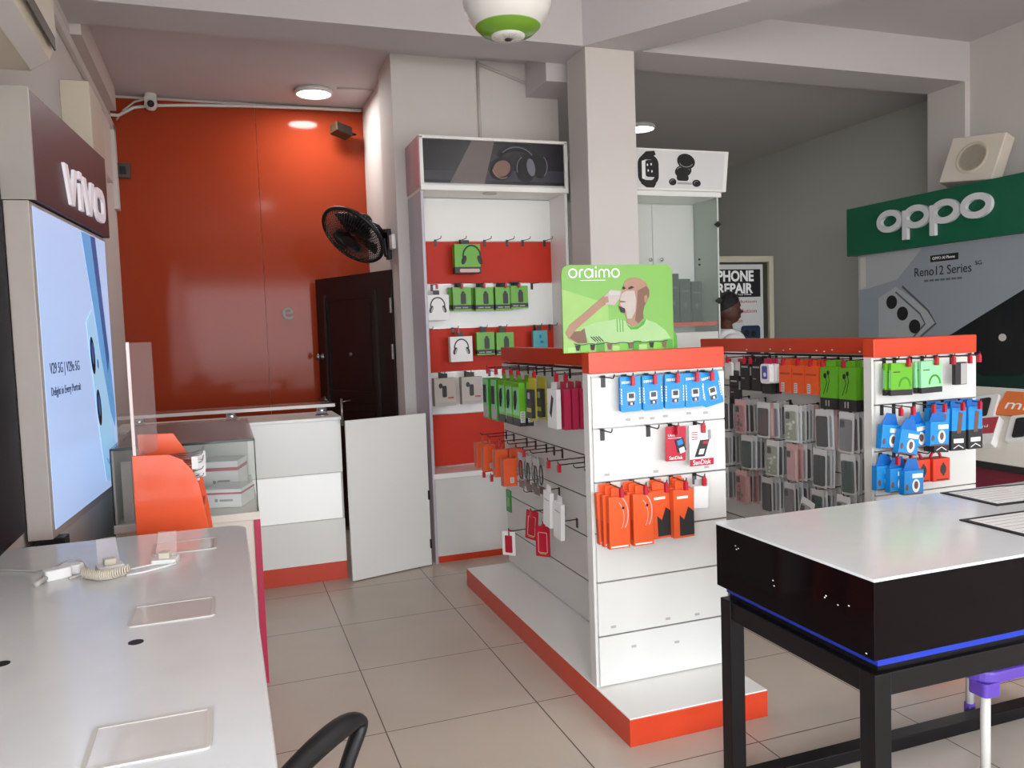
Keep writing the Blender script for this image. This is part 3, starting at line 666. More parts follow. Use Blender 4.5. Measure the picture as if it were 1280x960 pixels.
C = {'black': mat('black_case', '#161718', .35), 'green': mat('deep_green_case', '#14382f', .4), 'grey': mat('grey_case', '#6d6a6a', .4), 'rose': mat('rose_case', '#a97070', .4, var=.1),
     'maroon': mat('maroon_case', '#3d2021', .4), 'sage': mat('sage_case', '#8b8f78', .45, var=.2, vscale=60), 'blush': mat('blush_case', '#c49c98', .4), 'clear': mat('smoke_case', '#8f9092', .25)}
PICS = {'sage': mat('petal_print', '#c9c8c0', .5), 'rose': mat('dark_petal_print', '#6a5a55', .5)}
KC = {n: case_kind(m, (PKCARD if n in ('rose', 'blush') else mat('pale_grey_card', '#cbc8c5', .45) if n != 'clear' else WCARD), PICS.get(n)) for n, m in C.items()}
rows = [('top', 1.085, 2.885, [(4.24, ['black', 'black', 'clear', 'black', 'grey']), (4.08, ['rose', 'black', 'maroon', 'clear', 'black', 'grey']), (3.85, ['maroon', 'blush', 'clear', 'grey', 'black']),
         (3.62, ['sage', 'clear', 'sage', 'black', 'grey', 'blush']), (3.38, ['black', 'clear', 'blush', 'grey', 'clear', 'black']), (3.2, ['grey', 'maroon', 'black', 'clear'])]),
        ('middle', .875, 2.89, [(4.26, ['grey', 'clear', 'black', 'clear', 'grey']), (4.02, ['green', 'clear', 'grey', 'maroon', 'clear', 'black']), (3.78, ['sage', 'black', 'grey', 'clear']),
         (3.62, ['blush', 'rose', 'clear', 'maroon', 'grey']), (3.40, ['black', 'grey', 'clear']), (3.21, ['green', 'black', 'grey', 'clear'])]),
        ('low', .655, 2.90, [(4.28, ['clear', 'grey', 'clear', 'black', 'grey']), (4.10, ['rose', 'blush', 'maroon', 'rose', 'clear', 'grey']), (3.86, ['black', 'grey', 'clear', 'black', 'clear', 'grey']),
         (3.66, ['grey', 'black', 'clear', 'black', 'grey', 'clear']), (3.44, ['green', 'clear', 'black', 'grey']), (3.24, ['clear', 'grey', 'black'])])]
for rn, z, x0, hooks in rows:
    for i, (y, cols) in enumerate(hooks):
        hook(G2, (XC, y, z+.012), 'L', .175)
        for j, c in enumerate(cols):
            nm = {'clear': 'smoky clear', 'sage': 'sage floral'}.get(c, c)
            KC[c].stamp((x0+.028*j+.004*random.random(), y+random.uniform(-.008, .008), z+random.uniform(-.005, .003)), LZ+rad(random.uniform(-5, 5)),
                        '%s phone case, %s from the front, %s hook of the %s case row' % (nm, ORD[j], ORD[i], rn), 'packed phone cases', ry=rad(random.uniform(-2, 2)))
KC['clear'].stamp((2.86, 3.46, .60), LZ, 'packed clear phone case hanging askew below the middle row', ry=.28)

# ================================================================== TALL WALL UNITS
def headphones(q, F, cx, cz, s, d, m, mr):
    q.stroke(arc(cx, cz, .05*s, -10, 190, 16, .058*s), .009*s, d, d+.0008, m, F)
    for k in (-1, 1):
        q.prism(ell(cx+k*.046*s, cz-.022*s, .013*s, .026*s, rot=k*.35), d, d+.0014, m, F); q.prism(ell(cx+k*.040*s, cz-.024*s, .006*s, .018*s, rot=k*.35), d+.0014, d+.002, mr, F)
YU = 5.27; YB = 5.56
U = thing('shelf_unit', 'tall white wall unit with orange slat bands and a dark headphone picture header', 'shop display', (1.8, 5.45, 0)); TU = Matrix.Translation((-1.8, -5.45, 0))
def mu(): q = MB(); q.M = TU; return q
obj('side_panel', mu().box(1.28, 1.30, YU, 5.65, 0, 2.50), mat('lavender_laminate', '#b9b3bd', .35, var=.03), U, .002)  # white panel; bluish daylight shade is put into its colour
obj('side_panel', mu().box(2.31, 2.33, YU, 5.65, 0, 2.50), WHITE, U, .002)
q = mu(); zz = [2.50, 2.20, 1.90, 1.592, 1.282, .985, .615]
for i, (a, b) in enumerate(zip(zz, zz[1:])):
    q.box(1.30, 2.31, YB-.01, YB+.02, b+.003, a-.003, 0 if i % 2 == 0 else 1)
    q.box(1.30, 2.31, YB-.004, YB+.02, b-.003, b+.003, 2)
obj('slat_panel', q, [WHITE, REDP, STEEL], U)
obj('base_cabinet', mu().box(1.30, 2.31, YU+.012, 5.65, .045, .575), WHITE2, U, .002)
obj('base_ledge', mu().box(1.29, 2.32, YU-.005, 5.65, .575, .612), WHITE, U, .004)
obj('plinth', mu().box(1.30, 2.31, YU+.016, 5.65, 0, .045), ORANGE, U)
obj('canopy', mu().box(1.28, 2.335, YU-.02, 5.65, 2.50, 2.535).box(1.28, 1.304, YU-.02, 5.65, 2.535, 2.85).box(2.31, 2.335, YU-.02, 5.65, 2.535, 2.85).box(1.28, 2.335, YU-.02, 5.65, 2.835, 2.855).box(1.30, 2.31, YU+.02, 5.65, 2.535, 2.835), WHITE, U, .003)
obj('canopy_cheek', mu().box(1.274, 1.28, YU-.012, 5.645, 2.52, 2.852), mat('pink_laminate', '#b58a92', .3), U)
obj('lamp_grille', mu().cyl((1.78, 5.33, 2.495), .05, .006, 0, M=Matrix.Identity(4)), GRYP, U)
P_ = FR((1.304, YU-.001, 2.552))
q = mu().prism([(0, 0), (1.006, 0), (1.006, .283), (0, .283)], 0, .002, 0, P_)
q.prism([(.18, .0), (.42, .0), (.50, .283), (.34, .283)], .002, .0024, 1, P_).prism([(0, .02), (1.006, .02), (1.006, .1), (0, .08)], .002, .0022, 2, P_)
q.prism(ell(.54, .10, .085, .075, rot=.4), .0026, .003, 3, P_).prism(ell(.548, .105, .066, .052, rot=.5), .003, .0034, 4, P_).stroke(arc(.55, .11, .07, 190, 300, 12), .004, .0034, .004, 5, P_)
q.stroke(arc(.66, .12, .15, 20, 150, 18, .13), .035, .0026, .0032, 3, P_)
q.prism(ell(.715, .11, .07, .095, rot=.15), .0032, .0038, 3, P_).prism(ell(.76, .12, .03, .06, rot=.15), .0038, .0042, 6, P_).stroke(arc(.66, .135, .135, 35, 140, 14, .118), .007, .0034, .0038, 6, P_).stroke(arc(.715, .11, .058, 110, 200, 10, .08), .006, .0039, .0043, 6, P_).stroke(arc(.83, .13, .05, -60, 60, 10, .075), .006, .0037, .0042, 6, P_).prism(ell(.82, .13, .055, .085, rot=.1), .0026, .0036, 3, P_)
obj('header_picture', q, [mat('night_print', '#26262b', .25, var=.2, vscale=3), mat('haze_print', '#6b605d', .3, var=.15, vscale=4), mat('floor_print', '#34333a', .3), INK, mat('copper_print', '#7d5f54', .3), mat('gold_print', '#a98a6a', .3), mat('steel_print', '#6d6e78', .3)], U)
UP = 'on the tall wall unit'
YS = YB-.01
K_GHP = box_pack('green_headphone_box', 'box', .185, .2, .06, GREEN, tab=.14, tabm=DARKG)
q = MB(); headphones(q, FR((0, -.06, 0)), .03, -.10, 1.25, .0002, 0, 1); K_GHP.part('headphone_picture', q, [INK, DARKG])
K_GHP.part('foot_band', MB().box(-.0935, .0935, -.0606, .0005, -.2185, -.175), DARKG)
K_GHP.part('shiny_label', MB().prism(rrect(-.06, .085, -.212, -.188, .01), .0608, .0614, 0, FR((0, 0, 0))), PKCARD)
K_WHP = box_pack('white_headphone_box', 'box', .16, .175, .05, WCARD, tab=.14, tabm=DARKG)
q = MB(); headphones(q, FR((0, -.05, 0)), .0, -.095, 1.0, .0002, 0, 1); K_WHP.part('headphone_picture', q, [DARKG, GCARD])
K_GSQ = box_pack('green_gadget_box', 'box', .13, .16, .045, GREEN, tab=.14, tabm=DARKG)
K_GSQ.part('device_picture', MB().prism(rrect(-.01, .028, -.135, -.06, .008), .0451, .0457, 0, FR((0, 0, 0))).prism(ell(.008, -.055, .012, .01), .0451, .0456, 0, FR((0, 0, 0))), [DARKG])
K_GSQ.part('foot_band', MB().box(-.0655, .0655, -.0456, .0005, -.1685, -.14).box(-.05, -.01, -.046, -.0456, -.162, -.155, 1).box(0, .04, -.046, -.0456, -.162, -.155, 1), [DARKG, GCARD])
K_TEAL = box_pack('teal_gadget_box', 'box', .11, .13, .03, TEAL, tab=.16, tabm=DARKG)
K_TEAL.part('picture', MB().prism(ell(0, -.06, .01, .014), .0301, .0306, 0, FR((0, 0, 0))).prism(ell(.01, -.1, .014, .01), .0301, .0306, 0, FR((0, 0, 0))), BLUED)
K_BUD = box_pack('earbud_box', 'box', .15, .19, .06, TAN, tab=.2, tabm=DARKG)
K_BUD.part('picture', MB().prism(rrect(-.02, .012, -.15, -.07, .01), .0601, .0608, 0, FR((0, 0, 0))).prism(ell(-.03, -.07, .014, .018), .0601, .0608, 0, FR((0, 0, 0))).box(-.07, .07, -.0608, -.06, -.2, -.185, 1).box(.02, .06, -.0608, -.06, -.16, -.15, 2), [DARKG, GCARD, RED])
for x in (1.44, 1.62, 1.80, 1.97, 2.09, 2.26): hook(U, (x, YS, 2.205), 'F', .16)
K_GHP.stamp((1.635, YS-.06, 2.185), 0, 'green headphone box hanging alone in the top band of the wall unit')
for x in (1.40, 1.58, 1.74, 1.90, 2.00, 2.15): hook(U, (x, YS, 1.895), 'F', .15, x < 2.1)
K_WHP.stamp((1.41, YS-.06, 1.84), 0, 'white headphone box in the upper white band of the wall unit')
for i, (x, z, kd) in enumerate(((1.585, 1.888, 0), (1.745, 1.885, 0), (1.895, 1.885, 0), (2.005, 1.892, 0))):
    K_GSQ.stamp((x, YS-.07-.012*(i % 2), z), 0, 'green gadget box with a dark speaker, %s of four in the upper white band' % ORD[i], 'green gadget boxes')
    K_GSQ.stamp((x-.012, YS-.015, z+.004), 0, 'green gadget box behind the %s of four in the upper white band' % ORD[i], 'green gadget boxes')
for x in (1.36, 1.54, 1.75, 1.895, 2.16, 2.28): hook(U, (x, YS, 1.59), 'F', .15, 1.5 < x < 1.6)
K_WHP.stamp((1.565, YS-.07, 1.548), 0, 'white headphone box in the lower orange band of the wall unit')
for i, x in enumerate((1.745, 1.89)): K_GSQ.stamp((x, YS-.07, 1.572-.006*i), 0, 'green gadget box in the lower orange band, %s' % ('beside the white headphone box' if i == 0 else 'toward the teal box'))
K_TEAL.stamp((2.165, YS-.07, 1.57), 0, 'teal gadget box in the lower orange band of the wall unit')
for x in (1.43, 1.62, 1.80): hook(U, (x, YS, 1.278), 'F', .15)
for i, x in enumerate((1.43, 1.625)):
    K_BUD.stamp((x, YS-.08, 1.265), 0, 'taupe earbud box in the lower white band, %s' % ('by the edge of the unit' if i == 0 else 'further from the edge'))

# ---- second unit beyond the column: glass front cabinet
V = thing('display_cabinet', 'tall white cabinet with a glass front and a watch picture header, beyond the column', 'cabinet', (3.05, 5.45, 0)); TV_ = Matrix.Translation((-3.05, -5.45, 0))
def mv(): q = MB(); q.M = TV_; return q
obj('canopy', mv().box(2.46, 3.58, YU-.02, 5.65, 2.50, 2.535).add([(2.46, YU-.05, 2.535), (3.60, YU-.05, 2.535), (3.63, YU-.05, 2.83), (2.46, YU-.05, 2.83), (2.46, 5.65, 2.535), (3.57, 5.65, 2.535), (3.57, 5.65, 2.83), (2.46, 5.65, 2.83)],
    [(0, 1, 2, 3), (7, 6, 5, 4), (1, 5, 6, 2), (0, 3, 7, 4), (3, 2, 6, 7), (0, 4, 5, 1)]), WHITE, V)
P_ = FR((2.48, YU-.051, 2.55)); q = mv().prism([(0, 0), (1.09, 0), (1.115, .268), (0, .268)], 0, .002, 0, P_)
q.stroke(rrect(.40, .535, .035, .215, .05), .035, .003, .004, 1, P_, True).prism(rrect(.445, .53, .075, .195, .02), .004, .006, 1, P_)
for dx, dz in ((.46, .16), (.49, .165), (.465, .12), (.495, .115)): q.prism(ell(dx, dz, .006, .009, 10), .006, .0064, 2, P_)
q.prism(rrect(.415, .44, .06, .19, .01), .004, .005, 2, P_)
q.prism(ell(.78, .195, .075, .055, rot=-.15), .004, .006, 1, P_).prism(ell(.755, .125, .07, .045, rot=.2), .003, .005, 1, P_).prism(rrect(.70, .80, .055, .10, .02), .003, .004, 1, P_)
q.prism(ell(.665, .045, .03, .025), .003, .006, 1, P_).prism(ell(.865, .04, .035, .026), .003, .006, 1, P_).prism([(.70, .03), (.83, .03), (.82, .045), (.71, .045)], .002, .003, 3, P_)
q.stroke(arc(.78, .195, .058, 200, 335, 12, .04), .004, .006, .0066, 3, P_).stroke(arc(.755, .125, .055, 20, 160, 12, .03), .004, .005, .0056, 3, P_).stroke(arc(.665, .045, .018, 60, 200, 8, .015), .003, .006, .0066, 3, P_).stroke(arc(.865, .04, .02, 60, 200, 8, .015), .003, .006, .0066, 3, P_)
q.prism([(.40, .21), (.45, .255), (.52, .262), (.53, .235), (.47, .20)], .004, .005, 1, P_).prism([(.40, .03), (.45, .0), (.51, .0), (.53, .03)], .004, .005, 1, P_)
obj('header_picture', q, [mat('pale_print', '#d8d8d8', .35, var=.03), INK, INKW, GCARD], V)
obj('back_panel', mv().box(2.46, 3.56, 5.60, 5.65, 0, 2.50), mat('pale_green_laminate', '#cdd3c9', .4, var=.03), V)
for k, (a, b) in enumerate(((2.47, 3.175), (3.18, 3.545))):
    d = obj('door', mv().box(a, b, 5.582, 5.6, 1.62, 2.49), WHITE, V, .003)
    kx = b-.03 if k == 0 else a+.064
    obj('knob', mv().lathe([(.0, -.0), (.008, 0), (.008, .012), (.015, .016), (.015, .024), (.004, .028), (.0, .028)], 0, 14, M=frame((kx, 5.582, 2.066), (1, 0, 0), (0, 0, 1))), CHROME, d)
obj('shelf', mv().box(2.46, 3.56, YU+.02, 5.6, 1.545, 1.575), ORANGE, V, .002)
obj('base_cabinet', mv().box(2.46, 3.56, YU+.01, 5.6, .0, 1.5), WHITE2, V, .003)
obj('glass_front', mv().box(2.46, 3.545, YU, YU+.006, 1.5, 2.5), GLASS, V)
obj('side_panel', mv().box(3.552, 3.561, YU+.005, 5.6, 1.45, 2.5), mat('frosted_side', '#a3ada2', .3, alpha=.9, var=.03), V)
obj('glass_edge', mv().box(3.551, 3.563, YU-.004, YU+.004, 1.42, 2.5), mat('bright_glass_edge', '#c4cbc4', .2), V)
for z in (2.30, 1.73): obj('glass_clip', mv().prism([(-.03, 0), (0, -.024), (.03, 0), (0, .024)], 0, .012, 0, FR((3.55, YU-.004, z))), DKSTEEL, V)
obj('key_hook', mv().tube([(3.45, YU+.03, 1.5), (3.45, YU+.02, 1.44), (3.46, YU+.02, 1.42)], .006), DKSTEEL, V)
obj('lock_hole', mv().cyl((0, 0, 0), .008, .004, 0, 12, M=FR((3.39, YU, 2.0))).cyl((0, 0, 0), .008, .004, 0, 12, M=FR((3.39, YU, 2.04))), DKSTEEL, V)
for i, (x, h) in enumerate(((3.14, .36), (3.24, .37), (3.34, .33), (3.44, .31))):
    t = thing('black_gift_box', 'black box on the orange cabinet shelf, %s of four behind the glass' % ORD[i], 'box', (x, 5.44, 1.575), 0, 'black boxes in the cabinet')
    obj('box', B(-.045, .045, -.05, .06, 0, h), DARKG, t, .003)
    obj('front_picture', MB().prism(ell(.0, h*.4, .012, .02), 0, .0006, 0, FR((0, -.05, 0))).box(-.03, .03, -.0506, -.05, h*.7, h*.74, 0), mat('dusky_print', '#4a4f4c', .4), t)
# ================================================================== BLACK TABLE AND WHAT IS ON IT
T_ = thing('display_table', 'black gloss display table with a white top and blue strip', 'table', (2.2, 1.93, 0)); TM = Matrix.Translation((-2.2, -1.93, 0))
def mt(): q = MB(); q.M = TM; return q
obj('tabletop', mt().box(1.498, 2.96, 1.573, 2.268, .893, .901), mat('white_gloss_top', '#d3d4d5', .14), T_, .0015)
obj('case', mt().box(1.50, 2.958, 1.576, 2.265, .69, .893), BLACKG, T_, .0015)
obj('shadow_gap', mt().box(1.535, 2.93, 1.602, 2.245, .648, .668), BLACKM, T_)
obj('light_strip', mt().box(1.526, 2.946, 1.592, 2.249, .667, .69), BLUELED, T_)
q = mt()
for a in (((1.560, 2.900), (1.586, 1.632)), ((1.560, 2.900), (2.209, 2.254)), ((1.511, 1.555), (1.636, 2.203)), ((2.905, 2.949), (1.636, 2.203))): q.box(a[0][0], a[0][1], a[1][0], a[1][1], .587, .648)
obj('frame_rail', q, BLACKM, T_, .003)
for x in (1.51, 2.904):
    for y in (1.585, 2.207): obj('leg', mt().box(x-.004, x+.05, y-.004, y+.05, 0, .650), BLACKM, T_, .003)
obj('floor_rail', mt().box(1.561, 2.899, 2.197, 2.258, .004, .05), BLACKM, T_, .003)
q = mt()
for y, z in ((2.14, .84), (2.15, .835), (2.155, .845), (1.97, .785), (1.965, .77), (1.75, .80), (1.745, .806), (1.70, .795), (1.66, .805), (1.6, .70)): q.box(1.4992, 1.5, y, y+.005, z, z+.003)
obj('chipped_spot', q, INKW, T_)
for i, (x, y, a, w_, h_) in enumerate(((2.31, 1.765, -.02, .28, .31), (2.60, 2.125, -.05, .30, .245), (2.88, 2.10, -.1, .25, .25))):
    t = thing('price_sheet', 'black framed paper sheet on the table, %s' % ('close to the table front' if i == 0 else 'by the back edge' if i == 1 else 'half over the far end'), 'sheet', (x-.0 if i < 2 else 2.83, y, .9012), a)
    obj('frame', MB().box(-w_/2, w_/2, -h_/2, h_/2, 0, .004), BLACKP, t, .001)
    q = MB().box(-w_/2+.02, w_/2-.02, -h_/2+.02, h_/2-.02, .004, .0048, 0)
    for k in range(7): q.box(-w_/2+.03, w_/2-.04-.02*(k % 3), h_/2-.045-.03*k, h_/2-.041-.03*k, .0048, .0051, 1)
    obj('paper', q, [WCARD, GCARD], t)

# purple stool tucked under the table
t = thing('plastic_stool', 'purple stool with white tube legs under the black table', 'stool', (2.44, 2.085, 0), 0)
q = MB().prism(rrect(-.24, .24, -.235, .235, .05), .425, .445, 0)
q.prism(rrect(-.245, .245, -.24, .24, .055), .385, .425, 0)
obj('seat', q, PURPLE, t, .008)
for sx in (-1, 1):
    for sy in (-1, 1):
        l = obj('leg', MB().tube([(sx*.212, sy*.212, .40), (sx*.218, sy*.218, .03)], .015, 0, 10), GRYP, t)
        obj('foot_cap', MB().tube([(sx*.217, sy*.217, .05), (sx*.218, sy*.218, 0)], .02, 0, 10), PURPLE, l)
        obj('corner_block', MB().prism(rrect(sx*.208-.035, sx*.208+.035, sy*.205-.035, sy*.205+.035, .015), .345, .39), PURPLE, t)

# ================================================================== WHITE COUNTER
K = thing('service_counter', 'long white counter with inset windows and a rounded corner', 'counter', (-.33, 1.8, 0)); KM = Matrix.Translation((.33, -1.8, 0))
def mk(): q = MB(); q.M = KM; return q
obj('worktop', mk().prism(rrect(-.715, .045, .35, 3.02, .07, corners=(0, 1, 1, 0)), .862, .9), mat('white_gloss_top', '#d3d4d5', .14, var=.015, coat=.5), K, .006, 3)
obj('body', mk().box(-.70, -.08, .42, 2.95, 0, .862), WHITE2, K, .003)
for y in (.69, 1.36, 2.03, 2.70):
    f_ = obj('inset_window', mk().stroke(rrect(-.238, -.056, y, y+.145, .006), .008, .9, .9035, closed=True), GRYP, K, label='clear inset window in the worktop')
    obj('pane', mk().box(-.236, -.058, y+.002, y+.143, .9001, .9022), mat('window_acrylic', '#c9c4c1', .12, coat=.3, var=.05), f_)
for x, y in ((-.214, 1.921), (-.467, 1.909)): obj('cable_hole', mk().prism(ell(x, y, .016, .016, 24), .9, .9012), INK, K)

def stand(x, y, rz, label):
    t = thing('phone_stand', label, 'phone stand', (x, y, .9), rz)
    obj('base', MB().prism(rrect(-.035, .035, -.03, .03, .008), 0, .014), WCARD, t, .002)
    obj('clear_prop', MB().prism([(-.03, .0), (.03, .0), (.026, .075), (-.026, .075)], -.002, .002, 0, frame((0, .012, .014), (1, 0, 0), (0, .35, .94))), ACRYL, t)
    obj('sensor', MB().box(-.016, .016, -.018, .012, .014, .032), BEIGE, t, .003)
    return t
stand(-.345, 2.60, .3, 'clear phone stand beside the coiled beige cord')
stand(-.195, 2.60, -.2, 'clear phone stand at the rounded worktop end')
t = thing('charger_plug', 'white plug lying at the wall end of the counter', 'plug', (-.475, 2.56, .9), .5)
obj('body', MB().prism(rrect(-.035, .035, -.02, .02, .01), .0, .03), WCARD, t, .004)
obj('second_plug', MB().prism(rrect(-.03, .03, -.018, .018, .008), 0, .028, 0, Matrix.Translation((.045, .02, 0)) @ Matrix.Rotation(-.8, 4, 'Z')), WCARD, t, .004)
obj('grey_tip', MB().tube([(-.03, -.01, .012), (-.06, -.035, .009), (-.07, -.05, .009)], .008), GRYP, t)
q = MB(); pts = []
for k in range(150):
    s_ = k/149; pts.append((-.40+.115*s_, 2.525-.06*sin(s_*pi)+.0*s_, .915)); 
co_ = []
for k in range(220):
    s_ = k/219; cx = -.405+.12*s_; cy = 2.53-.055*sin(s_*pi*.9); a = k*.62
    co_.append((cx+.003*cos(a), cy+.0125*cos(a), .9155+.0125*sin(a)))
t = obj('coiled_cord', MB().tube(co_, .0028, 0, 6), BEIGE); tag(t, 'beige coiled security cord on the white counter', 'cord')
t = obj('charging_cable', MB().tube([(-.29, 2.49, .9035), (-.25, 2.50, .9035), (-.2, 2.53, .9035), (-.165, 2.555, .9035), (-.17, 2.575, .9035), (-.23, 2.575, .9035), (-.30, 2.545, .9035)], .003, 0, 6), WCARD); tag(t, 'white cable looped from the coiled cord to the end stand', 'cable')
t = obj('charging_cable', MB().tube([(-.705, 2.74, .9035), (-.62, 2.71, .9035), (-.55, 2.66, .9035), (-.50, 2.64, .910), (-.46, 2.66, .93), (-.42, 2.63, .925), (-.40, 2.60, .9035), (-.41, 2.565, .9035), (-.44, 2.53, .9035)], .003, 0, 6), GRYP); tag(t, 'grey cable running from the wall to the white plug', 'cable')

# ================================================================== ORANGE RACK BEHIND THE COUNTER
R_ = thing('accessory_rack', 'orange rack with rounded cheeks, pins and a clear panel behind the counter', 'rack', (-.2, 3.46, 0)); RM = Matrix.Translation((.2, -3.46, 0))
def mr(): q = MB(); q.M = RM; return q
def cheek(q, y, dz, x1): q.prism([(-.345, 0), (x1+.09, 0), (x1+.03, .6), (x1, .88), (x1-.018, 1.0), (x1-.04, 1.06), (x1-.075, 1.105), (x1-.12, 1.128+dz), (-.345, 1.133+dz)], -.006, .006, 0, FR((0, y, 0)))
SALM = mat('bright_orange_laminate', '#ef5d33', .25, var=.02, coat=.2)
q = mr(); cheek(q, 3.35, 0, -.095); obj('front_cheek', q, SALM, R_, .002)
q = mr(); cheek(q, 3.60, .055, -.09); obj('back_cheek', q, SALM, R_, .002)
obj('spine_board', mr().box(-.335, -.325, 3.356, 3.594, 0, 1.12).box(-.33, -.10, 3.356, 3.594, .90, .912), ORANGE, R_)
for k in range(16):
    zz_ = 1.02+.028*(k % 4); yy_ = 3.37+.055*(k//4)
    obj('pin', mr().tube([(-.325, yy_, zz_), (-.14, yy_, zz_), (-.10, yy_, zz_+.012), (-.095, yy_, zz_+.022)], .0025, 0, 6), STEEL, R_)
obj('clear_panel', mr().add([(-.338, 3.36, 1.12), (-.275, 3.59, 1.12), (-.275, 3.59, 1.56), (-.338, 3.36, 1.56), (-.333, 3.358, 1.12), (-.270, 3.588, 1.12), (-.270, 3.588, 1.56), (-.333, 3.358, 1.56)],
    [(0, 3, 2, 1), (4, 5, 6, 7), (0, 1, 5, 4), (1, 2, 6, 5), (2, 3, 7, 6)]), ACRYL, R_)
obj('panel_edge', mr().box(-.341, -.330, 3.352, 3.360, 1.13, 1.562), mat('bright_acrylic_edge', '#ead9d9', .15), R_)
q = mr()
for k in range(9): q.prism(rrect(-.012, .012, -.05, 0, .004), 0, .004, 0, FR((-.125+.012*(k % 3), 3.37+.02*k, 1.11-.018*(k % 4))))
obj('price_clip', q, WCARD, R_)

# ================================================================== GLASS SHOWCASE
G = thing('glass_showcase', 'glass showcase with cream ledge and crimson corner trim before the reception desk', 'showcase', (-.18, 4.3, 0)); GM = Matrix.Translation((.18, -4.3, 0))
def mg(): q = MB(); q.M = GM; return q
obj('base_cabinet', mg().box(-.47, .105, 3.775, 4.84, 0, .752), CREAM, G, .002)
obj('ledge', mg().box(-.475, .118, 3.765, 4.84, .752, .788), CREAM, G, .003)
obj('corner_trim', mg().box(.090, .118, 3.766, 3.776, .0, .752), PINK, G, .001)
obj('front_pane', mg().box(-.47, .11, 3.77, 3.775, .79, 1.11), GLASS, G)
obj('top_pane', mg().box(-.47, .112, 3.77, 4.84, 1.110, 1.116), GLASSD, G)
obj('side_pane', mg().box(.106, .111, 3.775, 4.84, .79, 1.11), GLASS, G)
obj('glass_rim', mg().box(-.472, .113, 3.767, 3.772, 1.107, 1.117).box(.108, .113, 3.767, 3.772, .79, 1.11).box(-.472, -.467, 3.767, 3.772, .79, 1.11), GEDGE, G)
obj('back_board', mg().box(-.47, .105, 4.82, 4.84, .79, 1.105).box(-.47, -.46, 3.78, 4.82, .79, 1.105), GRYP, G)
obj('inner_panel', mg().box(-.44, -.40, 3.83, 3.86, .79, 1.05).box(-.40, -.37, 3.86, 4.2, .79, 1.0), GRYP, G)
for i, (x, y, z, a, h) in enumerate(((-.005, 4.02, .79, -.32, .085), (-.02, 4.34, .79, -.25, .17))):
    t = thing('handset_box', 'white handset box with a red line inside the showcase, %s' % ('in front' if i == 0 else 'taller one at the back'), 'box', (x, y, z), a)
    obj('box', MB().box(-.085, .085, -.1, .1, 0, h), WCARD, t, .002)
    obj('red_line', MB().box(-.086, .086, -.101, .101, h*.72, h*.82), PINK, t)
    obj('small_print', MB().prism(ell(-.03, h*.4, .008, .008), 0, .0008, 0, FR((0, -.1, 0))).box(-.015, .045, -.1008, -.1, h*.33, h*.45, 0), INKG, t)

# ================================================================== RECEPTION DESK, GATE, RAIL
D = thing('reception_desk', 'white reception desk with an orange plinth beside the hinged gate panel', 'desk', (.1, 5.45, 0)); DM = Matrix.Translation((-.1, -5.45, 0))
def md(): q = MB(); q.M = DM; return q
q = md()
for a, b in ((.117, .392), (.698, 1.03)): q.box(-.62, .682, 5.22, 5.236, a, b, 0)
q.box(-.62, .682, 5.232, 5.66, .117, 1.03, 1)
obj('body', q, [WHITE, GRYP], D)
obj('lit_panel', md().box(.12, .668, 5.218, 5.236, .40, .69), mat('opal_panel', '#f4f4f2', .35, var=.01, emit='#ffffff', es=.12), D)
obj('desktop', md().box(-.63, .69, 5.205, 5.68, 1.03, 1.05), WHITE, D, .003)
obj('plinth', md().box(-.62, .682, 5.221, 5.65, 0, .117), ORANGE, D)
obj('glass_shelf', md().box(-.62, .66, 5.27, 5.52, 1.118, 1.130), GLASS, D)
obj('shelf_edge', md().box(-.62, .66, 5.266, 5.271, 1.112, 1.132), mat('pale_glass_edge', '#c9bdb8', .15), D)
for x in (-.5, .03, .585):
    obj('post', md().cyl((x, 5.36, 1.05), .034, .068, 0, 20).cyl((x, 5.36, 1.05), .042, .008, 0, 20).cyl((x, 5.36, 1.108), .04, .01, 0, 20), CHROME, D)
ang = math.atan2(5.257-5.115, 1.25-.70)
t = thing('gate_panel', 'plain white gate panel standing ajar next to the reception desk', 'gate', (.70, 5.115, 0), ang)
W_ = math.hypot(.55, .142)
obj('panel', MB().box(0, W_, 0, .018, .006, 1.03), WHITE, t, .002)
obj('hinge', MB().cyl((W_-.004, -.004, .45), .007, .06, 0, 10).cyl((W_-.004, -.004, .12), .007, .06, 0, 10), DKSTEEL, t)
obj('rod', MB().tube([(-.012, .02, 1.0), (-.012, .02, 1.17)], .008), STEEL, t)
obj('rod_tip', MB().tube([(-.012, .02, 1.15), (.05, .02, 1.155)], .003), STEEL, t)

# ================================================================== DARK DOOR LEAF
q = MB().box(-1.047, 0, 0, .045, .02, 2.035, 0)
d_ = obj('door_1', q, DOORM, None, .004); d_['kind'] = 'structure'; d_.location = (1.185, 5.9, 0); d_.rotation_euler = (0, 0, math.atan2(-.95, .44))
q = MB()
for x0, x1, z0, z1 in ((-.88, -.22, 1.12, 1.86), (-.88, -.22, .16, 1.02)):
    q.stroke([(x0, z0), (x1, z0), (x1, z1), (x0, z1)], .035, 0, .016, 0, FR((0, 0, 0)), True)
    q.prism([(x0+.05, z0+.05), (x1-.05, z0+.05), (x1-.05, z1-.05), (x0+.05, z1-.05)], 0, .008, 0, FR((0, 0, 0)))
obj('panel_moulding', q, DOORM, d_)
q = MB()
for x in (-.90, -.20): q.box(x-.012, x+.012, -.02, 0, .1, 1.9)
obj('metal_strip', q, mat('dull_strip', '#3b3634', .3, .5), d_)
obj('door_knob', MB().lathe([(0, 0), (.026, 0), (.026, .006), (.012, .01), (.012, .03), (.028, .04), (.028, .056), (.0, .062)], 0, 20, M=FR((-.985, 0, 1.40))), STEEL, d_)
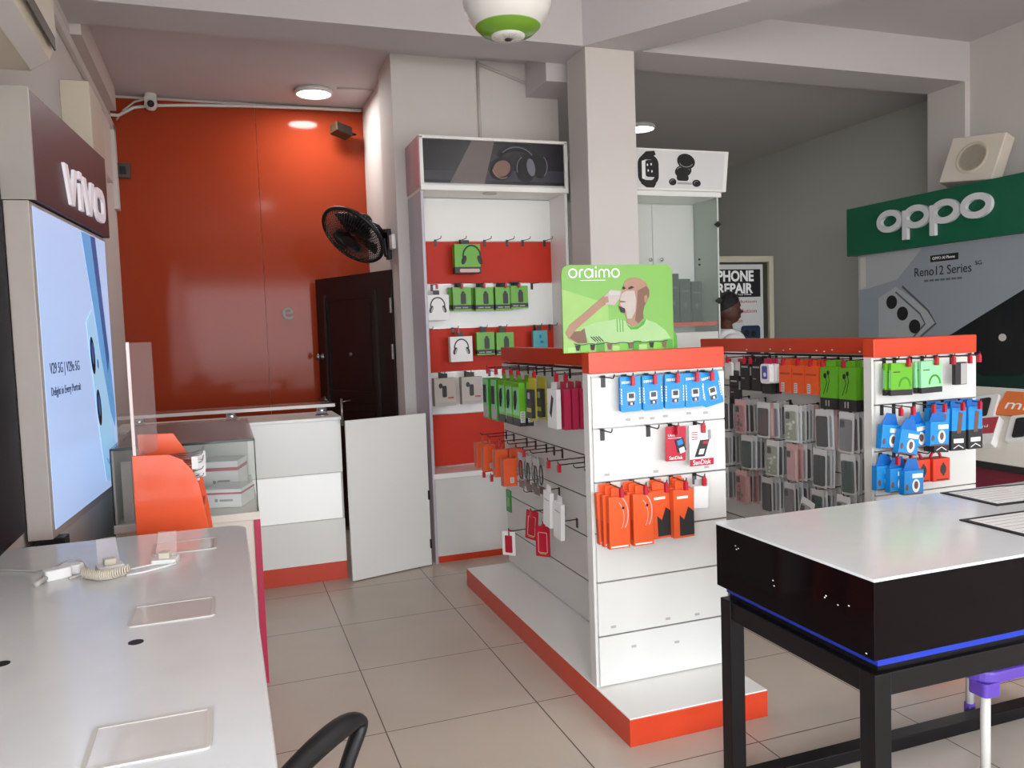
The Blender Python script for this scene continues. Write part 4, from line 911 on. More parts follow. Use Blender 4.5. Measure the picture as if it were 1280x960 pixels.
obj('door_handle', MB().cyl((0, 0, 0), .022, .01, 0, 16, M=FR((-.985, 0, 1.05))).tube([(-.985, -.04, 1.05), (-.88, -.045, 1.05)], .009), STEEL, d_)
obj('door_viewer', MB().cyl((0, 0, 0), .014, .012, 0, 16, M=FR((-.55, -.008, 1.42))), STEEL, d_)
for z in (1.72, 1.38, .4): obj('door_hinge', MB().cyl((-.004, -.008, z), .012, .11, 0, 12), STEEL, d_)

# ================================================================== WALL FAN
N = Vector((-.60, -.40, -.68)).normalized(); Rg = N.cross(Vector((0, 1, 0))).normalized(); Rg = -Rg if Rg.x < 0 else Rg; Up = N.cross(Rg)
FC = Vector((.90, 5.74, 2.26)); fl = Vector((1.2, 5.93, 2.25))
W = thing('wall_fan', 'black caged wall fan above the dark door', 'fan', fl); FF = Matrix.Translation(-fl) @ frame(FC, Rg, Up)
if FF.to_3x3() @ Vector((0, 0, 1)) @ N < 0: FF = Matrix.Translation(-fl) @ frame(FC, -Rg, Up)
def mf(): q = MB(); q.M = FF; return q
q = mf(); Rr = .235
q.tube([(Rr*cos(a), Rr*sin(a), 0) for a in [2*pi*k/40 for k in range(40)]], .013, closed=True, n=8)
for k in range(64):
    a = 2*pi*k/64; q.tube([(.05*cos(a), .05*sin(a), .065), (.16*cos(a), .16*sin(a), .058), (.215*cos(a), .215*sin(a), .03), (Rr*cos(a), Rr*sin(a), 0)], .0034, n=4)
for rr in (.10, .17): q.tube([(rr*cos(a), rr*sin(a), .064 if rr < .12 else .056) for a in [2*pi*k/40 for k in range(40)]], .002, closed=True, n=4)
q.cyl((0, 0, .06), .05, .008, 0, 24)
obj('front_grille', q, BLACKP, W)
q = mf()
for k in range(64):
    a = 2*pi*k/64; q.tube([(.07*cos(a), .07*sin(a), -.075), (.17*cos(a), .17*sin(a), -.065), (.22*cos(a), .22*sin(a), -.035), (Rr*cos(a), Rr*sin(a), 0)], .0034, n=4)
q.cyl((0, 0, -.08), .075, .008, 0, 24)
obj('rear_grille', q, BLACKP, W)
for k in range(3):
    q = mf(); a = 2*pi*k/3+.3; v = []
    for rr in (.03, .08, .14, .20):
        wdt = .04+.55*rr
        v.append([(rr*cos(a+s_*wdt/rr*.5)*1.0, rr*sin(a+s_*wdt/rr*.5), .012*s_) for s_ in (-1, -.3, .4, 1)])
    vs = [p for r_ in v for p in r_]; fs = [(i*4+j, i*4+j+1, (i+1)*4+j+1, (i+1)*4+j) for i in range(3) for j in range(3)]
    q.add(vs, fs, 0, smooth=True); o = obj('blade', q, mat('smoky_blade', '#241d1d', .2), W)
    m_ = o.modifiers.new('t', 'SOLIDIFY'); m_.thickness = .003
obj('motor', mf().lathe([(0, -.19), (.05, -.185), (.068, -.16), (.072, -.10), (.06, -.075)], 0, 24), BLACKP, W)
ends = FC-N*.15-fl
obj('arm', MB().tube([tuple(ends), tuple(ends*.5+Vector((0, 0, .03))), (-.03, 0, .02)], .022), BLACKP, W)
obj('wall_bracket', MB().box(-.03, 0, -.04, .04, -.14, .08).tube([(-.03, 0, -.12), (-.045, 0, 0), (-.03, 0, .08)], .02), BLACKP, W, .005)
t = obj('socket_box', B(-.03, 0, -.045, .045, -.05, .05), WCARD, None, .004); t.location = (1.1995, 5.78, 2.22); tag(t, 'white socket box on the pilaster beside the black fan', 'socket')

# ================================================================== THINGS UP ON THE WALLS
t = thing('security_camera', 'small white security camera over the orange wall', 'camera', (-.42, 7.0, 3.5))
obj('mount', MB().cyl((0, 0, -.03), .045, .03, 0, 20).box(-.045, .045, -.05, .02, -.075, -.03), WHITE2, t, .003)
obj('eyeball', MB().lathe([(0, -.05), (.03, -.042), (.045, -.02), (.048, 0), (.04, .03), (.0, .045)], 0, 20, M=Matrix.Translation((0, -.02, -.085))), WHITE2, t)
obj('lens', MB().cyl((0, 0, 0), .026, .012, 0, 18, M=FR((.003, -.066, -.095))), INK, t)
obj('cable', MB().tube([(-.03, 0, -.04), (-.12, .03, -.06), (-.2, .05, -.12), (-.26, .06, -.2)], .008), GRYP, t)
t = thing('wall_speaker', 'small dark brown box speaker under the alcove ceiling', 'speaker', (1.03, 6.93, 3.27), .5); t.rotation_euler = (-.25, .18, .5)
obj('cabinet', B(-.08, .08, -.05, .05, -.04, .04), mat('dark_walnut', '#3b2a1c', .4, var=.2, vscale=18), t, .006)
obj('grille', B(-.074, .074, -.054, -.048, -.034, .034), mat('brown_grille', '#241a12', .6, var=.3, vscale=80), t)
obj('bracket', MB().tube([(.02, .05, .03), (.10, .06, .05), (.20, .05, .06)], .01), DKSTEEL, t)
t = thing('switch_box', 'small dark switch box at the edge of the orange wall', 'switch', (-.655, 7.072, 2.915))
obj('plate', B(-.055, .055, -.025, 0, -.06, .06), mat('brushed_dark', '#5b524d', .3, .6), t, .003)
obj('rocker', B(-.022, .022, -.035, -.025, -.03, .03), INK, t, .003)
q = MB().box(-.0722, .068, -.25, .25, -.255, .255); t = obj('cover_box', q, BEIGE, None, .006); t.location = (-.648, 5.05, 2.68); tag(t, 'tall ivory cover box on the wall above the lit sign', 'box')
q = MB().box(-.0422, .04, -.3, .3, -.2, .2); t = obj('cover_box', q, WHITE2, None, .006); t.location = (-.678, 5.9, 2.86); tag(t, 'slim white trunking box beyond the ivory cover box', 'box')
# small raised letter left in view on the orange wall
q = MB().text('e', .10, 0, FR((.49, 7.074, 1.72)), None, .02); t = obj('wall_letter', q, mat('dull_grey_letter', '#8b8784', .4)); tag(t, 'grey raised letter on the orange wall by the dark door', 'letter')

# air conditioner near the camera
A = thing('air_conditioner', 'white wall air conditioner above the burgundy fascia', 'air conditioner', (-.72, 2.69, 2.665)); 
pr = [(0, -.14), (.14, -.14), (.2, -.10), (.225, -.03), (.225, .10), (.19, .14), (0, .14)]
obj('casing', MB().prism(pr, -.62, .62, 0, frame((0, 0, 0), (1, 0, 0), (0, 0, 1))), BEIGE, A, .006)
obj('louvre', MB().prism([(.145, -.146), (.205, -.106), (.20, -.098), (.14, -.138)], -.58, .58, 0, frame((0, 0, 0), (1, 0, 0), (0, 0, 1))), WHITE2, A)
obj('outlet_slot', MB().prism([(.222, -.075), (.2275, -.075), (.2275, -.03), (.222, -.03)], -.58, .58, 0, frame((0, 0, 0), (1, 0, 0), (0, 0, 1))), mat('brown_shadow_plastic', '#57504a', .5), A)
for k in range(5): obj('vent_opening', B(.03, .08, -.30+.17*k, -.23+.17*k, -.1425, -.139), INK, A)

# ceiling fan
t = thing('ceiling_fan', 'white ceiling fan hub with a green ring', 'fan', (1.10, 3.0, ZF))
z0 = 2.672-ZF
obj('motor_housing', MB().lathe([(.10, z0+.03), (.125, z0+.045), (.155, z0+.085), (.17, z0+.13), (.17, z0+.16), (.15, z0+.2), (.06, z0+.22), (.03, z0+.26), (.0, z0+.26)]), WHITE2, t)
obj('green_ring', MB().lathe([(.06, z0+.012), (.10, z0+.022), (.126, z0+.046)]), mat('olive_gloss', '#6f9a33', .2, var=.05), t)
q = MB().lathe([(.0, z0), (.05, z0+.002), (.064, z0+.008), (.066, z0+.022)], 0)
for k in range(14):
    a = 2*pi*k/14; q.tube([(.014*cos(a), .014*sin(a), z0), (.058*cos(a), .058*sin(a), z0+.003)], .0015, 1, 4)
q.cyl((0, 0, z0-.003), .014, .004, 2, 16)
obj('centre_cap', q, [WHITE2, GRYP, DARKG], t)
obj('down_rod', MB().cyl((0, 0, z0+.24), .012, -z0-.24, 0, 14).cyl((0, 0, -.05), .06, .05, 0, 20, r2=.07), WHITE2, t)

# ================================================================== LIT SIGN BY THE WEST WALL
H_ = thing('lightbox_sign', 'tall lit blue advertising panel under a burgundy fascia', 'sign', (-.62, 3.33, 0), -rad(5))
Fx = lambda x, y=0, z=0: frame((x, y, z), (0, 1, 0), (0, 0, 1))
obj('casing', MB().box(-.085, -.002, .0, 1.18, .85, 2.08), mat('greige_casing', '#b9b0aa', .4), H_, .003)
obj('screen', MB().box(-.004, .0, .035, 1.155, .88, 2.065), screen_mat(), H_)
obj('lower_cabinet', MB().box(-.08, -.006, .1, 1.12, .0, .85), WHITE2, H_, .003)
obj('foot', MB().box(-.07, .03, .02, .09, .80, .85), BLACKP, H_, .004)
Sk = [mat('sky_print', '#6fb4ea', .3, emit='#5aa6ea', es=.25, var=.12), mat('pale_phone_print', '#a8d4f5', .3, emit='#9fd0f6', es=.32, var=.05), mat('deep_blue_print', '#3a6fae', .3, emit='#2f68b0', es=.15), INK]
q = MB().prism([(.70, 2.06), (.93, 2.06), (1.10, 1.45), (1.14, 1.2), (1.10, 1.15), (.98, 1.3), (.86, 1.66)], .0002, .001, 0, Fx(0))
q.prism([(.86, 2.06), (.95, 2.06), (1.08, 1.5), (1.03, 1.42)], .001, .0016, 2, Fx(0))
q.prism([(.68, 1.66), (.80, 1.72), (.98, 1.36), (1.08, 1.10), (1.14, .98), (1.12, .90), (.86, .92), (.80, 1.12)], .001, .0018, 1, Fx(0))
q.prism(ell(.755, 1.51, .038, .085, rot=.12), .0018, .0026, 3, Fx(0)).prism(ell(.81, 1.27, .038, .085, rot=.12), .0018, .0026, 3, Fx(0)).prism(ell(.84, 1.47, .012, .022), .0018, .0026, 2, Fx(0)).prism(ell(.755, 1.52, .02, .05, rot=.12), .0026, .003, 2, Fx(0)).prism(ell(.81, 1.28, .02, .05, rot=.12), .0026, .003, 2, Fx(0))
q.stroke([(.90, 1.02), (.93, .99), (.97, 1.05)], .008, .0018, .0024, 2, Fx(0))
obj('phone_picture', q, Sk, H_)
q = MB().text('V29 5G | V29e 5G', .055, 0, Fx(0, .10, 1.44), .42).text('Delight in Every Portrait', .042, 0, Fx(0, .10, 1.36), .42)
obj('lettering', q, mat('navy_ink', '#33456e', .5, var=0), H_)
fa = obj('fascia', MB().box(-.09, .02, .0, 1.18, 2.085, 2.475), BURG, H_, .003)
obj('fascia_end', MB().box(-.092, .021, -.004, .012, 2.082, 2.478), mat('grey_end_panel', '#a8a39c', .4), H_)
q = MB(); x = .40; F = Fx(.02, 0, 2.135) @ Matrix.Diagonal((.94, .92, .26, 1)); h_ = .17
def vee(x): q.prism([(x, h_), (x+.055, h_), (x+.105, .045), (x+.155, h_), (x+.21, h_), (x+.135, 0), (x+.075, 0)], .0, .045, 0, F)
vee(.40); q.prism([(.64, 0), (.69, 0), (.69, .125), (.64, .125)], 0, .045, 0, F).prism([(.64, .145), (.69, .145), (.69, .18), (.64, .18)], 0, .045, 0, F); vee(.71)
q.stroke(rrect(.945, 1.115, .022, .148, .05), .045, 0, .045, 0, F, True)
obj('raised_letters', q, mat('lit_white_letter', '#efecf2', .3, emit='#f2eefc', es=.12, var=0), H_)
t = obj('black_board', B(-.715, -.695, 2.3, 3.28, .9, 2.2), mat('blue_black_board', '#14161f', .5, var=.05, spec=.2), None, .004); tag(t, 'blue black board against the wall beside the lit panel', 'board')

# ================================================================== GREEN FASCIA POSTER WALL BY THE EAST WALL
O = thing('poster_stand', 'poster stand with a dark green fascia and raised white letters', 'sign', (5.1, 4.4, 0)); OM = Matrix.Translation((-5.1, -4.4, 0))
def mo(): q = MB(); q.M = OM; return q
def PL(x): return frame((x, 0, 0), (0, -1, 0), (0, 0, 1))     # local (-Y, Z)
def P2(l): return [(-y, z) for y, z in l]
obj('fascia', mo().box(5.08, 5.5, 3.2, 5.62, 2.09, 2.49), OPGREEN, O, .004)
obj('casing', mo().box(5.12, 5.5, 3.2, 5.53, .0, 2.09), GRYP, O, .003)
PG = mat('slate_poster', '#8b9197', .35, var=.04, vscale=2)
obj('poster', mo().box(5.115, 5.121, 3.2, 5.52, 1.02, 2.085), PG, O)
q = mo().prism(P2([(5.52, 2.08), (4.86, 2.08), (5.10, 1.86), (5.45, 1.80), (5.52, 1.80)]), 0, .001, 0, PL(5.115))
q.prism(P2([(5.50, 2.07), (5.44, 2.07), (5.44, 1.82), (5.50, 1.80)]), .001, .002, 1, PL(5.115))
q.prism(P2([(4.78, 1.32), (4.0, 1.72), (3.2, 2.06), (3.2, 1.02), (4.78, 1.02)]), 0, .001, 2, PL(5.115))
q.prism(P2([(5.30, 1.72), (5.12, 1.80), (4.80, 1.62), (4.72, 1.50), (4.88, 1.38), (5.30, 1.38)]), .001, .002, 0, PL(5.115))
q.stroke(P2([(5.05, 1.80), (4.80, 1.60), (4.73, 1.50), (4.90, 1.38)]), .018, .002, .003, 4, PL(5.115)).stroke(P2([(5.12, 1.76), (4.88, 1.58), (4.83, 1.50), (4.95, 1.39)]), .014, .002, .003, 4, PL(5.115))
for y, z in ((5.16, 1.68), (5.05, 1.585), (4.93, 1.48)): q.prism(P2(ell(y, z, .055, .055)), .002, .004, 3, PL(5.115))
q.prism(P2(ell(4.17, 1.39, .085, .075)), .001, .002, 3, PL(5.115)).prism(P2(ell(4.17, 1.39, .03, .026)), .002, .003, 1, PL(5.115))
q.stroke(P2(arc(4.2, 1.22, .24, 190, 350, 20, .14)), .02, .001, .002, 5, PL(5.115)).stroke(P2(arc(3.75, 1.25, .24, 180, 360, 20, .16)), .02, .001, .002, 5, PL(5.115))
q.prism(P2([(4.7, 1.10), (3.2, 1.16), (3.2, 1.02), (4.7, 1.02)]), .001, .0015, 5, PL(5.115))
obj('phone_pictures', q, [mat('pale_slate_print', '#a2a5a6', .4, var=.05), GRYP, mat('black_poster', '#121517', .3), INK, mat('steel_line_print', '#54585c', .4), mat('deep_green_print', '#123028', .3)], O)
q = mo().text('Reno12 Series', .068, 0, frame((5.1145, 4.93, 1.865), (0, -1, 0), (0, 0, 1)), .51).text('5G', .03, 0, frame((5.1145, 4.39, 1.91), (0, -1, 0), (0, 0, 1)), .055)
q.box(5.1135, 5.1145, 4.53, 4.78, 1.965, 2.015, 0).text('OPPO AI Phone', .022, 1, frame((5.1134, 4.76, 1.98), (0, -1, 0), (0, 0, 1)), .2); [q.box(5.1135, 5.1145, 4.84-.05*k, 4.80-.05*k, 1.82, 1.835, 2) for k in range(7)]
obj('lettering', q, [INK, INKW, mat('slate_ink', '#55595e', .5, var=0)], O)
q = mo(); P_ = PL(5.08)
for k, yc in enumerate((5.125, 4.86, 4.60, 4.335)):
    rx_, rz_ = (.104, .066)
    zc = 2.322
    q.stroke(P2(ell(yc, zc, rx_, rz_, 30)), .046, 0, .03, 0, P_, True)
    if k in (1, 2): q.prism(P2([(yc+.128, zc+.06), (yc+.082, zc+.06), (yc+.082, zc-.165), (yc+.128, zc-.165)]), 0, .0312, 0, P_)
obj('raised_letters', q, mat('silver_letter', '#cfcfd2', .35, var=0), O)
# square lamp leaning on top of the fascia
t = thing('panel_lamp', 'white square panel lamp leaning on the dark green fascia', 'lamp', (5.2, 4.56, 2.53)); t.rotation_euler = (rad(7), rad(18), rad(8))
obj('housing', MB().box(0, .11, -.21, .21, 0.01, .36), mat('ivory_housing', '#d8cdbf', .4), t, .008)
obj('round_lens', MB().lathe([(.0, .0), (.10, .0), (.115, .008), (.125, .0)], 0, 32, M=PL(0) @ Matrix.Translation((0, .19, 0))), mat('cream_lens', '#cbbfa9', .3), t)

# sloping phone counter in front of the poster
M_ = thing('phone_counter', 'sloping cream phone counter with a maroon base under the dark poster', 'counter', (4.92, 3.9, 0)); MM = Matrix.Translation((-4.92, -3.9, 0))
def mm(): q = MB(); q.M = MM; return q
obj('base', mm().box(4.78, 5.105, 3.2, 4.9, 0, .53), mat('maroon_laminate', '#7c2a3a', .35), M_, .003)
obj('edge_trim', mm().box(4.74, 5.105, 3.19, 4.91, .53, .575), DARKG, M_, .003)
obj('sloping_top', mm().prism([(4.75, .575), (5.105, .575), (5.105, 1.04)], -4.9, -3.2, 0, frame((0, 0, 0), (1, 0, 0), (0, 0, 1))), CREAM, M_)
sl = math.atan2(.465, .355); sn = Vector((-sin(sl), 0, cos(sl)))
def onslope(y, s): return (4.75+.355*s, y, .575+.465*s)
def slab(name, label, cat, y, s, w, h, d, m, extra=None, rot=0):
    p = onslope(y, s); t = thing(name, label, cat, p); u_ = Vector((cos(sl), 0, sin(sl)))
    F = frame((0, 0, 0), (0, -1, 0), u_) @ Matrix.Rotation(rot, 4, 'Z')
    obj('body', MB().prism(rrect(-w/2, w/2, 0, h, .01), .001, d, 0, F), m, t)
    if extra: extra(t, F, d)
    return t
def ex_mi(t, F, d): obj('lettering', MB().text('mi', .07, 0, F @ Matrix.Translation((-.075, .05, d)), .15), INKW, t)
slab('round_logo_plate', 'orange rounded logo plate at the top of the phone counter', 'plate', 3.98, .62, .26, .19, .012, mat('bright_orange_plate', '#e0702e', .35), ex_mi)
def ex_ph(t, F, d): obj('handset', MB().prism(rrect(-.04, .04, .02, .17, .012), d, d+.01, 0, F), INK, t)
slab('phone_tray', 'white tray with a dark handset above the red box', 'tray', 4.17, .52, .17, .20, .03, WCARD, ex_ph, .25)
slab('phone_tray', 'white tray with a dark handset under the orange logo plate', 'tray', 3.83, .30, .17, .20, .03, WCARD, ex_ph, .25)
def ex_rb(t, F, d): obj('red_lid', MB().prism(rrect(-.085, .085, .08, .21, .004), d, d+.002, 0, F).text('mi', .02, 1, F @ Matrix.Translation((-.03, .13, d+.002)), .06), [RED, INKW], t)
slab('handset_box', 'white and red handset box standing on the sloping phone counter', 'box', 4.06, .16, .18, .22, .06, WCARD, ex_rb, .2)

# ================================================================== REPAIR POSTER BOARD
t = thing('poster_board', 'cream framed board with a phone repair poster, behind the person', 'board', (4.5, 6.5, 0))
q = MB(); f0 = mat('cream_frame', '#bdb59f', .5)
for x0, x1, z0, z1 in ((-.45, -.40, 0, 2.18), (.43, .48, 0, 2.18), (-.40, .43, 2.125, 2.18), (-.40, .43, 0, .08)): q.box(x0, x1, -.03, .03, z0, z1)
obj('frame', q, f0, t, .003)
obj('dark_pane', B(-.40, .43, .0, .012, .08, 2.125), mat('olive_pane', '#3c3d33', .3), t)
obj('paper', B(-.38, .375, -.004, 0, .6, 2.105), mat('poster_paper', '#c3c5c3', .5, var=.03), t)
q = MB().box(-.36, .345, -.0055, -.004, 1.80, 2.06, 0)
q.text('PHONE', .105, 1, FR((-.13, -.0056, 1.945)), .40, bold=.035).text('REPAIR', .095, 1, FR((-.13, -.0056, 1.835)), .39, bold=.035).text('Fast Repair Of Your Phone', .022, 1, FR((-.10, -.0056, 1.812)), .34)
for z, s_ in ((1.735, 'Charge Solution'), (1.65, 'Software Solution'), (1.56, 'Screen Solution'), (1.46, 'Battery')): q.text(s_, .038, 2, FR((-.22 if z > 1.5 else -.22, -.0042, z)), .52 if z > 1.6 else .36)
q.prism(rrect(.12, .335, 1.10, 1.53, .03), 0, .002, 3, FR((0, -.0042, 0))).prism(ell(.18, 1.46, .03, .03), .002, .003, 0, FR((0, -.0042, 0))).prism(ell(.26, 1.45, .03, .03), .002, .003, 0, FR((0, -.0042, 0)))
q.prism(rrect(-.05, .10, 1.1, 1.38, .02), 0, .002, 3, FR((0, -.0042, 0)))
obj('poster_print', q, [INK, INKW, INKR, mat('navy_phone_print', '#27344a', .3)], t)

# ================================================================== OFFICE CHAIR (mostly below the frame)
t = thing('office_chair', 'black office chair with looped armrests beside the white counter', 'chair', (.26, 1.42, 0), -rad(50))
obj('seat', MB().prism(rrect(-.20, .20, -.20, .20, .07), .42, .48), BLACKP, t, .02)
obj('backrest', MB().prism(rrect(-.19, .19, .53, .72, .06), 0, .04, 0, FR((0, -.25, 0))), BLACKP, t, .015)
obj('back_bar', MB().tube([(0, -.15, .44), (0, -.28, .47), (0, -.28, .6)], .025), BLACKP, t)
for k in (-1, 1):
    q = MB(); q.tube([(k*.19, -.12, .45), (k*.27, -.16, .54), (k*.30, -.12, .62), (k*.30, 0.0, .665), (k*.30, .12, .695), (k*.30, .21, .70), (k*.30, .245, .685), (k*.298, .21, .645), (k*.29, .13, .56), (k*.19, .06, .45)], [.020, .02, .022, .024, .027, .027, .022, .018, .017, .018], 0, 10)
    o = obj('armrest', q, BLACKP, t); sb = o.modifiers.new('s', 'SUBSURF'); sb.levels = 2; sb.render_levels = 2
obj('gas_post', MB().cyl((0, 0, .09), .028, .35, 0, 16), BLACKM, t)
for k in range(5):
    a = 2*pi*k/5; l = obj('base_leg', MB().tube([(0, 0, .10), (.27*cos(a), .27*sin(a), .07)], [.03, .018]), BLACKP, t)
    obj('caster', MB().cyl((0, 0, -.012), .028, .024, 0, 16, M=frame((.27*cos(a), .27*sin(a), .028), (-sin(a)*0+cos(a), sin(a), 0), (0, 0, 1))), BLACKP, l)
# ================================================================== THE PERSON BEYOND THE SECOND GONDOLA
def skin_mesh(joints, edges, sub=2, root=0):
    me = bpy.data.meshes.new('b'); me.from_pydata([j[0] for j in joints], edges, [])
    o = bpy.data.objects.new('b', me); COL.objects.link(o)
    m = o.modifiers.new('s', 'SKIN'); m.use_smooth_shade = True
    for i, j in enumerate(joints):
        r_ = j[1]; sv = me.skin_vertices[0].data[i]; sv.radius = r_ if isinstance(r_, tuple) else (r_, r_); sv.use_root = (i == root)
    s_ = o.modifiers.new('u', 'SUBSURF'); s_.levels = sub; s_.render_levels = sub
    dg = bpy.context.evaluated_depsgraph_get(); out = bpy.data.meshes.new_from_object(o.evaluated_get(dg))
    bpy.data.objects.remove(o); bpy.data.meshes.remove(me); return out
def addmesh(q, me, m=0, M=None): q.add([v.co.copy() for v in me.vertices], [list(p.vertices) for p in me.polygons], m, M, True); return q

PX, PY = 3.80, 5.55
person = thing('person', 'person in a white shirt standing in profile before the repair poster', 'person', (PX-.01, PY, 0), rad(-14)); person.scale = (1, 1, .985)
# local: faces +X, height 1.82
def hand(side, wrist, dirv):
    out = []
    w_ = Vector(wrist); d = Vector(dirv).normalized(); fwd = Vector((1, 0, 0)); 
    palm = w_+d*.05
    J = [(tuple(w_), (.022, .03)), (tuple(palm), (.016, .04)), (tuple(palm+d*.04), (.013, .038))]; Ed = [(0, 1), (1, 2)]
    base = palm+d*.045
    for k, L in enumerate((.065, .075, .07, .055)):
        p0 = base+fwd*(.027-.018*k); i0 = len(J)
        J += [(tuple(p0), .009), (tuple(p0+d*L*.5+Vector((.004, -side*.008, 0))), .0085), (tuple(p0+d*L+Vector((.002, -side*.022, 0))), .007)]
        Ed += [(2, i0), (i0, i0+1), (i0+1, i0+2)]
    i0 = len(J); J += [(tuple(palm+fwd*.035+d*.0), .011), (tuple(palm+fwd*.055+d*.035), .009), (tuple(palm+fwd*.058+d*.06), .008)]
    Ed += [(1, i0), (i0, i0+1), (i0+1, i0+2)]
    return skin_mesh(J, Ed, 1)
J = [((0, 0, .98), (.15, .12)), ((0, 0, 1.15), (.14, .105)), ((-.01, 0, 1.32), (.16, .115)), ((-.015, 0, 1.46), (.12, .09)), ((0, 0, 1.545), (.055, .055)), ((.02, 0, 1.62), (.055, .055))]
E_ = [(0, 1), (1, 2), (2, 3), (3, 4), (4, 5)]
wr = {}
for s_ in (-1, 1):
    i = len(J)
    J += [((-.015, s_*.17, 1.455), .06), ((-.02, s_*.215, 1.40), .052), ((.0, s_*.235, 1.14), .042), ((.08, s_*.24, .92), .028)]
    E_ += [(3, i), (i, i+1), (i+1, i+2), (i+2, i+3)]; wr[s_] = (.08, s_*.24, .92)
    i = len(J)
    J += [((0, s_*.09, .90), .095), ((.01, s_*.10, .50), .062), ((-.01, s_*.10, .30), .055), ((-.02, s_*.10, .09), .042), ((.06, s_*.11, .04), (.045, .035)), ((.15, s_*.115, .03), (.045, .025))]
    E_ += [(0, i), (i, i+1), (i+1, i+2), (i+2, i+3), (i+3, i+4), (i+4, i+5)]
q = MB(); addmesh(q, skin_mesh(J, E_, 2))
for s_ in (-1, 1): addmesh(q, hand(s_, wr[s_], (.3, 0, -.95)))
# head: deformed sphere with brow, nose, lips, chin
def head_pt(t, p):
    x = sin(t)*cos(p); y = sin(t)*sin(p); z = cos(t)
    X, Y, Z = x*.098, y*.076, z*.125
    if z < 0: X += .018*(-z) if x > -.2 else .03*(-z); Y *= 1+.16*(-z)-.25*(-z)**3; X *= 1+.12*(-z)
    if x < 0: X *= 1.06
    f_ = max(0, x)**6
    g = lambda c, w: math.exp(-((z-c)/w)**2)
    fy = math.exp(-(y/.22)**2)
    X += f_*(.008*g(.28, .14)-.008*g(.12, .09)+.034*fy*g(-.12, .12)+.016*math.exp(-(y/.3)**2)*g(-.42, .07)+.016*math.exp(-(y/.3)**2)*g(-.57, .06)-.006*g(-.49, .03)+.010*fy*g(-.80, .12))
    return (X, Y, Z)
nT, nP = 44, 56; vs = [head_pt(pi*(i+.001)/nT if i else .001, 2*pi*j/nP) for i in range(nT+1) for j in range(nP)]
fs = [(i*nP+j, (i+1)*nP+j, (i+1)*nP+(j+1) % nP, i*nP+(j+1) % nP) for i in range(nT) for j in range(nP)]
HMx = Matrix.Translation((.035, 0, 1.70)) @ Matrix.Rotation(rad(6), 4, 'Y')
q.add(vs, fs, 0, HMx, True)
for s_ in (-1, 1): q.add([Matrix.Translation((-.005, s_*.074, -.01)) @ Vector((x*.018, y*.008, z*.032)) for x, y, z in [(sin(pi*i/8)*cos(2*pi*j/10), sin(pi*i/8)*sin(2*pi*j/10), cos(pi*i/8)) for i in range(9) for j in range(10)]],
    [(i*10+j, (i+1)*10+j, (i+1)*10+(j+1) % 10, i*10+(j+1) % 10) for i in range(8) for j in range(10)], 0, HMx, True)
bo = obj('body', q, SKIN, person)
bmh = bmesh.new(); bmh.from_mesh(bo.data); bmesh.ops.remove_doubles(bmh, verts=bmh.verts, dist=.0006)
bmesh.ops.holes_fill(bmh, edges=[e for e in bmh.edges if e.is_boundary], sides=80); bmesh.ops.recalc_face_normals(bmh, faces=bmh.faces)
bmh.to_mesh(bo.data); bmh.free()
rm = bo.modifiers.new('r', 'REMESH'); rm.mode = 'VOXEL'; rm.voxel_size = .006; rm.use_smooth_shade = True
sm = bo.modifiers.new('sm', 'SMOOTH'); sm.factor = .5; sm.iterations = 2
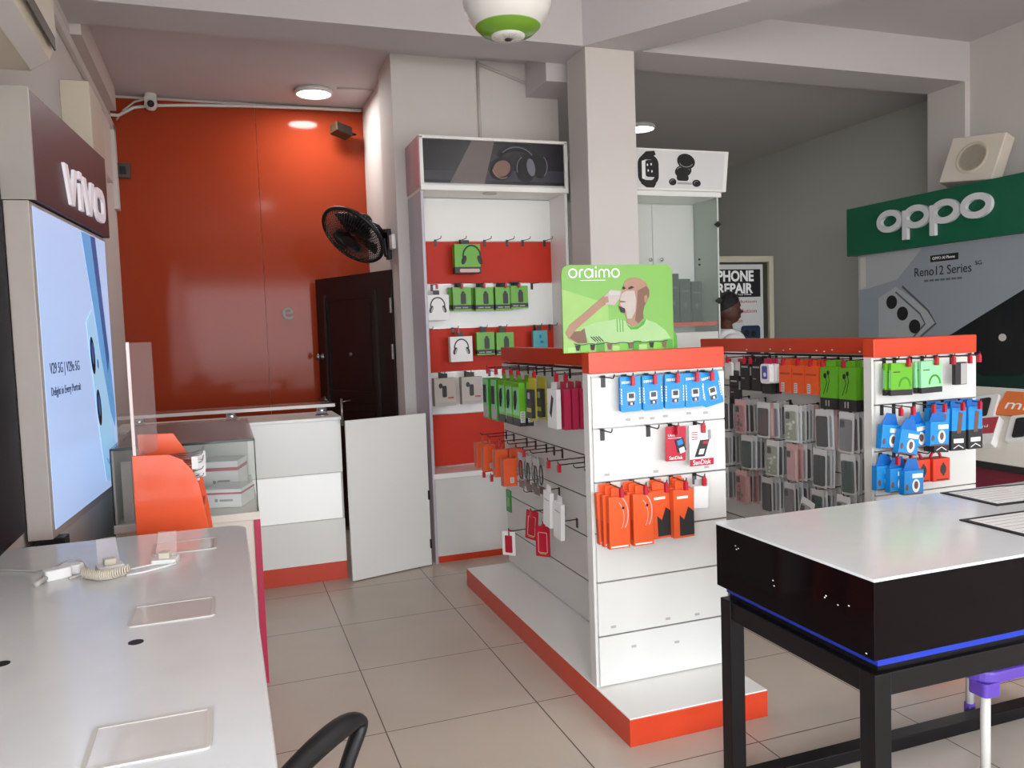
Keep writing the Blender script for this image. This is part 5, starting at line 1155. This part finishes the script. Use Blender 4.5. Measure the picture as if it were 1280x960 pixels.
# hair cap
hv = []; hf = []
nt_, np_ = 22, 40
for i in range(nt_+1):
    for j in range(np_):
        p = 2*pi*j/np_; lim = .27*pi+.36*pi*(0.5-.5*cos(p))**.7; t_ = .001+lim*i/nt_
        v = Vector(head_pt(t_, p))*1.06; v += Vector((-.006, 0, .008)); hv.append(v)
for i in range(nt_):
    for j in range(np_): hf.append((i*np_+j, (i+1)*np_+j, (i+1)*np_+(j+1) % np_, i*np_+(j+1) % np_))
q = MB().add(hv, hf, 0, HMx, True); h_ = obj('hair', q, HAIR, person); so = h_.modifiers.new('t', 'SOLIDIFY'); so.thickness = .012
for s_ in (-1, 1):
    q = MB().add([HMx @ (Vector((.083, s_*.03, .012))+Vector((x*.008, y*.012, z*.0075))) for x, y, z in [(sin(pi*i/8)*cos(2*pi*j/10), sin(pi*i/8)*sin(2*pi*j/10), cos(pi*i/8)) for i in range(9) for j in range(10)]],
        [(i*10+j, (i+1)*10+j, (i+1)*10+(j+1) % 10, i*10+(j+1) % 10) for i in range(8) for j in range(10)], 0, None, True)
    q.add([HMx @ (Vector((.0885, s_*.03, .012))+Vector((x*.004, y*.005, z*.005))) for x, y, z in [(sin(pi*i/6)*cos(2*pi*j/8), sin(pi*i/6)*sin(2*pi*j/8), cos(pi*i/6)) for i in range(7) for j in range(8)]],
        [(i*8+j, (i+1)*8+j, (i+1)*8+(j+1) % 8, i*8+(j+1) % 8) for i in range(6) for j in range(8)], 1, None, True)
    obj('eye', q, [mat('eye_white', '#b9b2a8', .3), INK], person)
q = MB().add([HMx @ (Vector((.098, 0, -.060))+Vector((x*.010, y*.024, z*.011))) for x, y, z in [(sin(pi*i/8)*cos(2*pi*j/12), sin(pi*i/8)*sin(2*pi*j/12), cos(pi*i/8)) for i in range(9) for j in range(12)]],
    [(i*12+j, (i+1)*12+j, (i+1)*12+(j+1) % 12, i*12+(j+1) % 12) for i in range(8) for j in range(12)], 0, None, True)
obj('lips', q, mat('lip_brown', '#5a2f28', .45), person)
# clothes
J = [((0, 0, .86), (.21, .17)), ((0, 0, 1.0), (.19, .155)), ((0, 0, 1.15), (.18, .145)), ((-.01, 0, 1.32), (.20, .15)), ((-.015, 0, 1.45), (.175, .125)), ((-.01, 0, 1.535), (.105, .095))]
E_ = [(0, 1), (1, 2), (2, 3), (3, 4), (4, 5)]
for s_ in (-1, 1):
    i = len(J); J += [((-.015, s_*.17, 1.458), .088), ((-.02, s_*.222, 1.40), .082), ((-.005, s_*.24, 1.20), .072)]; E_ += [(4, i), (i, i+1), (i+1, i+2)]
q = MB(); addmesh(q, skin_mesh(J, E_, 2)); obj('shirt', q, SHIRT, person)
J = [((0, 0, .97), (.18, .15))]; E_ = []
for s_ in (-1, 1):
    i = len(J); J += [((0, s_*.09, .88), .11), ((.01, s_*.10, .50), .08), ((-.01, s_*.10, .12), .07)]; E_ += [(0, i), (i, i+1), (i+1, i+2)]
q = MB(); addmesh(q, skin_mesh(J, E_, 2)); obj('trousers', q, TROUS, person)
